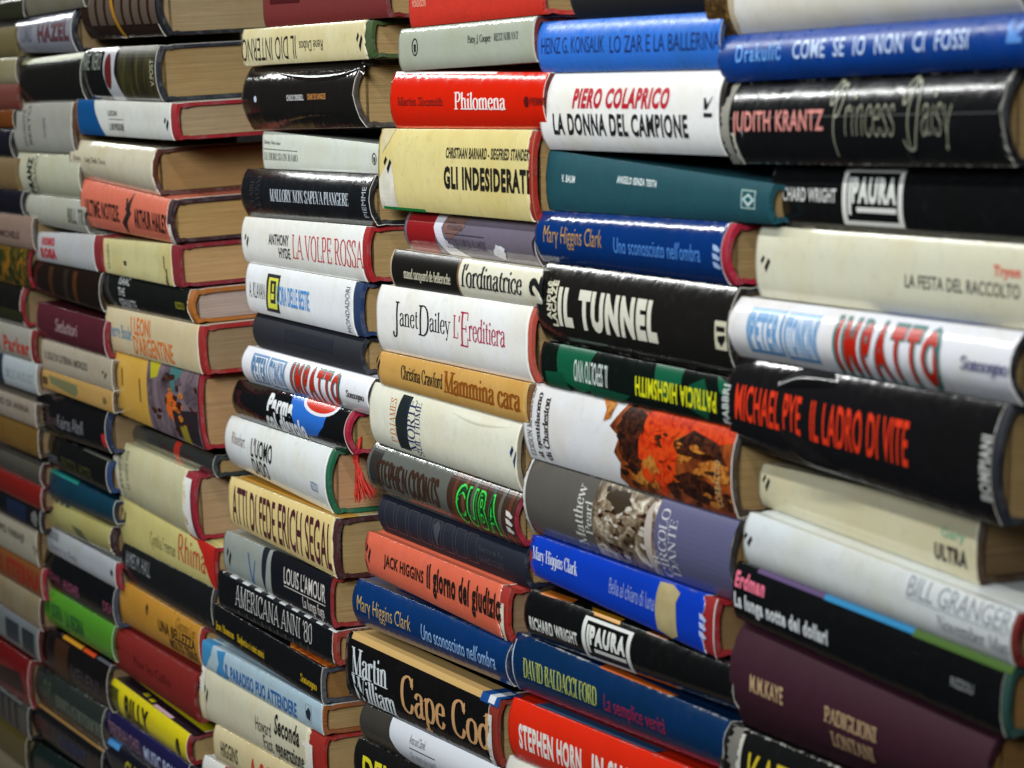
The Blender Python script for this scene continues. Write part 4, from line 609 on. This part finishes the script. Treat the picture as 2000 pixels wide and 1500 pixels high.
far(480, 547, 62, '#3a2c10', '#8a1420', "dark gold and green glossy book with a red end", [RECT(-70, 60, -.1, 1.04, '#3a2c10', 'gold_picture', art_mat('gold_foliage', [(.35, '#151608'), (.5, '#3a3a14'), (.62, '#8a5c14'), (.75, '#2a2a10')], 90, rough=.15))], B=.1, p=2.4, gloss=.14, jr=4)
far(553, 624, 54, '#14120e', '#8a1420', "black book with a thin white and red curved end", [RECT(-60, 44, .6, .85, '#2c2c12', 'olive_band'), TORN(47, 0, 1, 3, '#8a827a', seed=26, side=1)], B=.14, p=2.2, jr=6)
far(629, 686, 72, '#98948a', '#7a1414', "greyish white book with red lettering and a red end", [T('miss Parker', -30, 58, .35, .85, '#a23020', b=.03)], B=.08, p=2.8, jr=10)
far(691, 746, 78, '#a8b0b4', '#8a7a70', "pale blue-white book with faint grey print", [T('BILLE AUGUST', 12, 66, .4, .7, '#7f8888', b=0), RECT(-70, 6, 0, 1, '#22303c', 'dark_panel')], B=.08, p=2.8)
far(762, 806, 74, '#94887a', '#5a4c40', "beige book with one dark line of capitals at the left edge", [T('IL VIAGGIO DI ANNA', -40, 58, .22, .50, '#3f3a36', b=.02)], B=.06, p=3)
far(808, 862, 80, '#6e5224', '#3a2a14', "ochre brown book at the left edge, paper worn", [], B=.06, p=3, gloss=.5, stain=.8)
far(868, 912, 88, '#4a473f', '#4a1c1e', "dark grey slim book with a maroon line at its near end", xl=4, B=.18, p=2.1)
far(917, 955, 86, '#7a1a14', '#4a120e', "dark crimson slim book at the left edge", [], B=.1, p=2.5, stain=.5)
far(958, 996, 84, '#111116', '#1a1a20', "black slim book with a dark blue panel and a grey spot", [RECT(14, 52, .15, .85, '#182038', 'blue_panel'), ELL(68, .5, 6, .3, '#6a6a66', j=.3)], B=.1, p=2.5)
far(999, 1062, 78, '#a09a88', '#6a4e2a', "cream book with dark lettering and brown page end", [T('GRIPPO FARAJI', -20, 48, .3, .58, '#37352e', b=.03), SLASH(66, 73, .42, .75, '#45413a')], B=.06, p=3)
far(1066, 1120, 90, '#7a4a26', '#9a2434', "rust brown book with dull red block letters", [T('ROMA ETERNA', -40, 80, .2, .85, '#85281a', b=.06)], B=.08, p=2.8, jr=5)
far(1122, 1180, 84, '#8a7e66', '#4a1c1c', "stained cream book without visible title at the left edge", [], B=.08, p=2.8, stain=.9)
far(1182, 1240, 80, '#6e7478', '#5a1820', "blue-grey book with dark square blocks", [RECT(12, 38, .2, .85, '#2a3036', 'dark_block'), RECT(44, 68, .2, .9, '#262c30', 'dark_block')], B=.06, p=3)
far(1248, 1335, 66, '#6a1012', '#7a1a20', "deep red thick book with a black patch at the left edge", [P([(-40, .6), (40, .35), (50, .75), (-40, .95)], '#1c0808', 'black_patch')], B=.08, p=2.6, jr=4)
far(1342, 1396, 60, '#3c3e3c', '#1c1816', "charcoal book with dark bars like a grille", [*[RECT(-10 + k * 13, -4 + k * 13, .1, .9, '#1c1e1e', 'dark_bar') for k in range(4)], LINES([(-60, 42, .02, .05)], '#77787a')], B=.06, p=3)
far(1400, 1462, 58, '#4a4016', '#3a3010', "muddy olive book near the lower corner", [], B=.08, p=2.8, stain=.6)
far(1464, 1530, 54, '#6a6250', '#4a4034', "grey-tan book in the lower corner", [], B=.08, p=2.8)
# ------------------------------------------------------------------ building
def prep():
    for b in BOOKS:
        q = b['q']; Y = plane(b['col'], sum(c[1] for c in q) / 4) + b['dy']
        T0 = .5 * ((hit(*q[0], Y).z - hit(*q[2], Y).z) + (hit(*q[1], Y).z - hit(*q[3], Y).z))
        b['Bm'] = b['B'] * T0; b['Y'] = Y
        tl, tr, bl, br = [hit(*c, Y + b['Bm']) for c in q]
        b['u0'] = .5 * (tl.x + bl.x); b['u1'] = .5 * (tr.x + br.x)
        f = lambda a, c: (a.z - (c.z - a.z) / (c.x - a.x) * a.x, (c.z - a.z) / (c.x - a.x))
        b['top'] = list(f(tl, tr)); b['bot'] = list(f(bl, br))
    ev = lambda l, u: l[0] + l[1] * u
    for c in range(1, 8):
        st = [b for b in BOOKS if b['col'] == c]
        for a, b in zip(st, st[1:]):
            ua, ub = max(a['u0'], b['u0']), min(a['u1'], b['u1'])
            g = [ev(a['bot'], u) - ev(b['top'], u) for u in (ua, ub)]          # gap (>0) or overlap (<0)
            g = [x if x < .0045 else 0 for x in g]
            g = [x - .0003 for x in g]
            k = (g[1] - g[0]) / (ub - ua); d = (g[0] - k * ua, k)
            for i in (0, 1): a['bot'][i] -= d[i] / 2; b['top'][i] += d[i] / 2

def new_obj(name, verts, faces, mats, root, fmat=None, smooth=None, wear=None):
    me = bpy.data.meshes.new(name); me.from_pydata(verts, [], faces)
    for m in mats: me.materials.append(m)
    if fmat: me.polygons.foreach_set('material_index', fmat)
    if smooth: me.polygons.foreach_set('use_smooth', smooth)
    if wear:
        at = me.attributes.new('wear', 'FLOAT', 'POINT'); at.data.foreach_set('value', wear)
    me.update(); return link(name, me, root)

class Geo:
    """the shape of one closed book lying flat: x along the spine, y into the stack, z up"""
    def __init__(g, b):
        ev = lambda l, u: l[0] + l[1] * u
        al = math.atan(.5 * (b['top'][1] + b['bot'][1])); g.al = al; ca = math.cos(al)
        g.u0, g.u1 = b['u0'], b['u1']; g.L = (g.u1 - g.u0) / ca; g.ca = ca
        zc0 = .5 * (ev(b['top'], g.u0) + ev(b['bot'], g.u0))
        def loc(line, u): return (ev(line, u) - zc0) * ca - (u - g.u0) * math.sin(al)
        t0, t1, b0, b1 = loc(b['top'], g.u0), loc(b['top'], g.u1), loc(b['bot'], g.u0), loc(b['bot'], g.u1)
        zb = .5 * (b0 + b1)
        g.root = Vector((g.u0 + .5 * (g.u1 - g.u0) - zb * 0, b['Y'], zc0 + math.tan(al) * .5 * (g.u1 - g.u0))) + Vector((-math.sin(al), 0, ca)) * zb
        g.zt = (t0 - zb, t1 - zb); g.zb = (b0 - zb, b1 - zb)
        g.B = b['Bm']; g.p = b['p']; g.Tm = .5 * (t0 + t1 - b0 - b1)
        g.depth = (b['depth'] or R.uniform(132, 146)) * MM
    def ends(g, s):
        k = s / g.L; return g.zb[0] + (g.zb[1] - g.zb[0]) * k, g.zt[0] + (g.zt[1] - g.zt[0]) * k
    def prof(g, s, off, groove=.0):
        """points (y,z) of the U section, inset by off, from the top fore-edge round the spine to the bottom fore-edge"""
        zb, zt = g.ends(s); zc = .5 * (zb + zt); H = max(.001, .5 * (zt - zb) - off); out = []
        ys = [g.depth, g.depth * .5, g.B + .013, g.B + .0085, g.B + .0055, g.B + .003, g.B + .0008]
        for y in ys: out.append((y, zc + H - groove * math.exp(-((y - g.B - .0055) / .0026) ** 2)))
        n = 20
        for i in range(n + 1):
            w = math.sin(math.pi / 2 * (-1 + 2 * i / n)); out.append((off + g.B * abs(w) ** g.p, zc - w * H))
        for y in reversed(ys): out.append((y, zc - H + groove * math.exp(-((y - g.B - .0055) / .0026) ** 2)))
        return out
    NP = 7 + 21 + 7
    def on(g, s, t, off):
        """a point on the printed surface: t runs down the spine from 0 to 1; below 0 or above 1 it goes back over the boards"""
        zb, zt = g.ends(s); h = zt - zb; zc = .5 * (zb + zt)
        if t < 0: return (s - g.L / 2, g.B - t * h, zt + off)
        if t > 1: return (s - g.L / 2, g.B + (t - 1) * h, zb - off)
        w = 2 * t - 1; y = g.B * abs(w) ** g.p
        dy = g.B * g.p * abs(w) ** (g.p - 1) * (1 if w > 0 else -1) * 2 / h      # dy/d(-z)
        l = math.hypot(1, dy); return (s - g.L / 2, y - off / l, zc - w * h / 2 - off * dy / l)

def sheet(g, o0, o1, s0, s1, ns, mats, name, root, tear=0, endmat=1, groove=0., seed=0):
    rr = random.Random(seed); M = g.NP; verts = []; wear = []
    def ragged():
        v = [rr.random() ** 1.6 for _ in range(M + 6)]; f = [.55 * (v[k] + v[k + 1] + v[k + 2] + v[k + 3]) / 4 + .45 * v[k + 2] for k in range(M)]
        return [tear * MM * 1.7 * x for x in f]
    j0, j1 = ragged(), ragged()
    ss = [s0 + (s1 - s0) * (i / ns) for i in range(ns + 1)]
    rg = max(.0022, tear * MM * 1.75 + .0008); ss = sorted(set(ss + [s0 + rg, s1 - rg])); n = len(ss)
    wts = [0] * 5 + [.35, .9] + [max(0, 1 - (1 - abs(math.sin(math.pi / 2 * (-1 + 2 * i / 20)))) / .10) for i in range(21)] + [.9, .35] + [0] * 5
    for off in (o0, o1):
        for i, s in enumerate(ss):
            pr = g.prof(s, off, groove)
            for k, (y, z) in enumerate(pr):
                x = s + (j0[k] if i == 0 else 0) - (j1[k] if i == n - 1 else 0)
                verts.append((x - g.L / 2, y, z))
                e = .85 if i in (0, n - 1) else (.25 if i in (1, n - 2) else 0)
                wear.append(max(wts[k] * .9, e))
    faces = []; fm = []; sm = []
    def vi(l, i, k): return l * n * M + i * M + k
    for i in range(n - 1):
        for k in range(M - 1):
            spine = 5 <= k < M - 6
            faces.append((vi(0, i, k), vi(0, i, k + 1), vi(0, i + 1, k + 1), vi(0, i + 1, k))); fm.append(0); sm.append(spine)
            faces.append((vi(1, i, k), vi(1, i + 1, k), vi(1, i + 1, k + 1), vi(1, i, k + 1))); fm.append(endmat); sm.append(spine)
        for k in (0, M - 1):
            faces.append((vi(0, i, k), vi(0, i + 1, k), vi(1, i + 1, k), vi(1, i, k))); fm.append(endmat); sm.append(False)
    for k in range(M - 1):
        faces.append((vi(0, 0, k), vi(1, 0, k), vi(1, 0, k + 1), vi(0, 0, k + 1))); fm.append(endmat); sm.append(False)
        faces.append((vi(0, n - 1, k), vi(0, n - 1, k + 1), vi(1, n - 1, k + 1), vi(1, n - 1, k))); fm.append(endmat); sm.append(False)
    return new_obj(name, verts, faces, mats, root, fm, sm, wear)

def block(g, off, s0, s1, mat, root):
    M = g.NP; verts = []; n = 2
    for s in (s0, s1):
        for (y, z) in g.prof(s, off): verts.append((s - g.L / 2, min(y, g.depth - .003), z))
    faces = [(k, k + 1, M + k + 1, M + k) for k in range(M - 1)] + [(M - 1, 0, M, 2 * M - 1)]
    # end caps in layers so the section can follow the rounded back
    for e in (0, 1):
        o = e * M
        for k in range(M // 2):
            a, b2, c, d = o + k, o + k + 1, o + M - 2 - k, o + M - 1 - k
            f = (a, b2, c, d) if b2 != c else (a, b2, d)
            faces.append(f if e == 0 else tuple(reversed(f)))
    return new_obj('page_block', verts, faces, [mat], root)

def mapped(g, polys, off, mat, name, root):
    """flat (s,t) polygons bent onto the spine"""
    bm = bmesh.new()
    for i, poly in enumerate(polys):
        try: bm.faces.new([bm.verts.new((s, t, (i % 6) * 7e-6)) for s, t in poly])
        except ValueError: pass
    ts = [v.co.y for v in bm.verts]
    if not ts: bm.free(); return None
    bmesh.ops.triangulate(bm, faces=[f for f in bm.faces if len(f.verts) > 4])
    cuts = [.5 + .5 * math.sin(math.pi / 2 * (-1 + 2 * i / 20)) for i in range(21)]
    for c in cuts:
        if min(ts) < c < max(ts):
            bmesh.ops.bisect_plane(bm, geom=bm.verts[:] + bm.edges[:] + bm.faces[:], plane_co=(0, c, 0), plane_no=(0, 1, 0))
    for v in bm.verts: v.co = g.on(v.co.x, v.co.y, off + v.co.z)
    bm.normal_update()
    for f in bm.faces:
        if f.normal.y > .05 or (abs(f.normal.y) <= .05 and f.normal.z < 0 and f.calc_center_median().z > g.Tm / 2): f.normal_flip()
    me = bpy.data.meshes.new(name); bm.to_mesh(me); bm.free(); me.materials.append(mat)
    return link(name, me, root)

def build():
    prep()
    sans_prepare([(i['txt'], i['b'], i['sh'], i['sp']) for b in BOOKS for i in b['items'] if i['k'] == 'T' and i['font'] == 'sans'])
    for bi, b in enumerate(BOOKS):
        g = Geo(b)
        root = bpy.data.objects.new(b['name'], None); COL.objects.link(root); root.empty_display_size = .01
        root.location = g.root; root.rotation_euler = (math.radians(LEAN[b['col']]), -g.al, 0)
        root['label'] = b['label']; root['category'] = 'book'; root['group'] = STACK[b['col']]
        cm = cloth_mat(b['cloth']); o = 0.0
        if b['jac']:
            jm = jacket_mat(b['jac'], b['gloss'], b['wear'], b['stain'])
            sheet(g, 0, .00035, b['jl'] * MM, g.L - b['jr'] * MM, 10, [jm, paper_edge()], 'dust_jacket', root, b['tear'], 1, .0006, bi)
            o = .0004
        sheet(g, o, o + .0022, 0, g.L, 6, [cm], 'cover', root, .45, 0, .0009, bi + 500)
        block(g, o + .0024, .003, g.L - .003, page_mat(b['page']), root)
        q = b['q']; mL = ((q[0][0] + q[2][0]) / 2, (q[0][1] + q[2][1]) / 2); mR = ((q[1][0] + q[3][0]) / 2, (q[1][1] + q[3][1]) / 2)
        def s_of(x):
            k = (x - mL[0]) / (mR[0] - mL[0]); return (hit(x, mL[1] + k * (mR[1] - mL[1]), b['Y']).x - g.u0) / g.ca
        off = .00012
        for it in b['items']:
            off += .00003
            if it['k'] == 'P':
                pts = [(max(.0003, min(g.L - .0003, s_of(x))), t) for x, t in it['pts']]
                polys = []
                # long panels are cut into columns so that they follow the spine
                polys = [pts]
                mapped(g, polys, off, it['mat'] or (ink_mat(it['col'], max(.2, b['gloss'])) if 'torn' not in it['n'] else plain('torn_paper', it['col'], .9)), it['n'], root)
            elif it['k'] == 'F':
                c = crom(it['pts'], 6); v = []; f = []; m = len(c)
                for i, (x, t) in enumerate(c):
                    s = s_of(x); k = math.sin(math.pi * i / (m - 1)); hw = it['w'] / g.Tm * (.25 + .75 * k)
                    for tt, oo in ((t - hw, .00006), (t - hw * .45, it['out'] * k * .42 + .00006), (t, it['out'] * k + .00006), (t + hw * .2, it['out'] * k * .8 + .00006), (t + hw * .5, .00006)): v.append(g.on(s, min(1.0, max(0.0, tt)), oo))
                for i in range(m - 1):
                    for k in range(4): f.append((i * 5 + k, i * 5 + k + 1, i * 5 + k + 6, i * 5 + k + 5))
                new_obj(it['n'], v, f, [jm], root, None, [True] * len(f))
            elif it['k'] == 'M':
                mapped(g, [[(min(g.L - .0002, max(.0002, s_of(x))), t) for x, t in pl] for pl in it['polys']], off, it.get('mat') or ink_mat(it['col']), it['n'], root)
            else:
                if it['font'] == 'sans': polys = SANS[(it['txt'], it['b'], it['sh'], it['sp'])]
                else: polys = pen_text(it['txt'], **{**dict(serif=dict(), slab=dict(thick=.17, thin=.09), pen=dict(thick=.075, thin=.05, serif=False, slant=.18), ital=dict(slant=.22, thick=.16))[it['font']], **it['kw']})
                if not polys: continue
                xs = [p[0] for f in polys for p in f]; ys = [p[1] for f in polys for p in f]
                ax, bx, ay, by = min(xs), max(xs), min(ys), max(ys); dx, dyy = bx - ax or 1, by - ay or 1
                s0, s1 = s_of(it['x0']), s_of(it['x1']); t0, t1 = it['t0'], it['t1']
                def mp(x, y):
                    u, v = (x - ax) / dx, (y - ay) / dyy
                    if it['rot'] == 0: return (s0 + (s1 - s0) * u, t1 + (t0 - t1) * v)
                    if it['rot'] == 180: return (s1 + (s0 - s1) * u, t0 + (t1 - t0) * v)
                    if it['rot'] == 90: return (s1 + (s0 - s1) * v, t1 + (t0 - t1) * u)      # reads upwards
                    return (s0 + (s1 - s0) * v, t0 + (t1 - t0) * u)                          # reads downwards
                mapped(g, [[mp(*p) for p in f] for f in polys], off, ink_mat(it['col']), it['n'], root)
        b['root'] = root; b['g'] = g
build()

# ------------------------------------------------------------------ the red bookmark tassel hanging out of the glossy black book
def tubes(name, paths, rad, mat, root=None, seg=5):
    verts = []; faces = []
    for pts, r0, r1 in paths:
        pts = [Vector(p) for p in pts]; n = len(pts); o = len(verts)
        for i, p in enumerate(pts):
            d = (pts[min(i + 1, n - 1)] - pts[max(i - 1, 0)]).normalized()
            a = d.cross(Vector((.3, .9, .2))).normalized(); b2 = d.cross(a); r = r0 + (r1 - r0) * i / (n - 1)
            for k in range(seg): verts.append(p + (a * math.cos(math.tau * k / seg) + b2 * math.sin(math.tau * k / seg)) * r)
        for i in range(n - 1):
            for k in range(seg): faces.append((o + i * seg + k, o + i * seg + (k + 1) % seg, o + (i + 1) * seg + (k + 1) % seg, o + (i + 1) * seg + k))
    me = bpy.data.meshes.new(name); me.from_pydata([tuple(v) for v in verts], [], faces); me.materials.append(mat)
    me.polygons.foreach_set('use_smooth', [True] * len(faces)); return link(name, me, root)
rr = random.Random(3)
yT = .012
def tp(x, y, Y=yT): return hit(x, y, Y)
tas = bpy.data.objects.new('bookmark_tassel', None); COL.objects.link(tas); tas.location = tp(703, 838); tas.empty_display_size = .01
tas['label'] = 'red thread tassel of a bookmark hanging over the page ends beside the green cloth end'; tas['category'] = 'tassel'
red = plain('red_thread', '#b8220c', .6)
off = Vector(tas.location)
def rel(p): return p - off
cord = []
for k in range(4):
    cord.append(([rel(tp(702 + k * 1.6, 838, .022)), rel(tp(701 + k * 1.8 - 2, 852, .008)), rel(tp(696 + k * 1.6, 872, .006)), rel(tp(693 + k * 1.5, 892, .006)), rel(tp(694 + k * 1.3, 905, .006))], .0015, .0013))
tubes('cord', cord, 0, red, tas)
fr = []
for k in range(46):
    ex = 692 + rr.random() ** 1.3 * 44; ey = 985 - (ex - 692) * .25 - rr.random() * 16; sx = 693 + 5 * rr.random()
    md = (sx + (ex - sx) * (.32 + .2 * rr.random()), 935 + rr.random() * 8)
    fr.append(([rel(tp(sx, 900, .005)), rel(tp(sx + (md[0] - sx) * .5, 917, .0045 + .002 * rr.random())), rel(tp(*md, .003 + .005 * rr.random())), rel(tp(ex, ey, .003 + .007 * rr.random()))], .00058, .0003))
tubes('fringe', fr, 0, red, tas)

# ------------------------------------------------------------------ what carries and backs the stacks
def slab(name, x0, x1, y0, y1, z0, z1, mat):
    v = [(x, y, z) for x in (x0, x1) for y in (y0, y1) for z in (z0, z1)]
    f = [(0, 1, 3, 2), (4, 6, 7, 5), (0, 4, 5, 1), (2, 3, 7, 6), (0, 2, 6, 4), (1, 5, 7, 3)]
    me = bpy.data.meshes.new(name); me.from_pydata(v, [], f); me.materials.append(mat); o = link(name, me); o['kind'] = 'structure'; return o
bpy.context.view_layer.update()
zmin = min((o.matrix_world @ Vector(c)).z for o in COL.objects if o.type == 'MESH' for c in o.bound_box)
slab('table_top', -3.2, 1.6, -.16, .235, zmin - .03, zmin - .0005, plain('stall_board', '#4a3a2a'))
slab('back_wall', -3.2, 1.6, .235, .26, zmin - .03, 1.3, plain('stall_back', '#2a2622'))
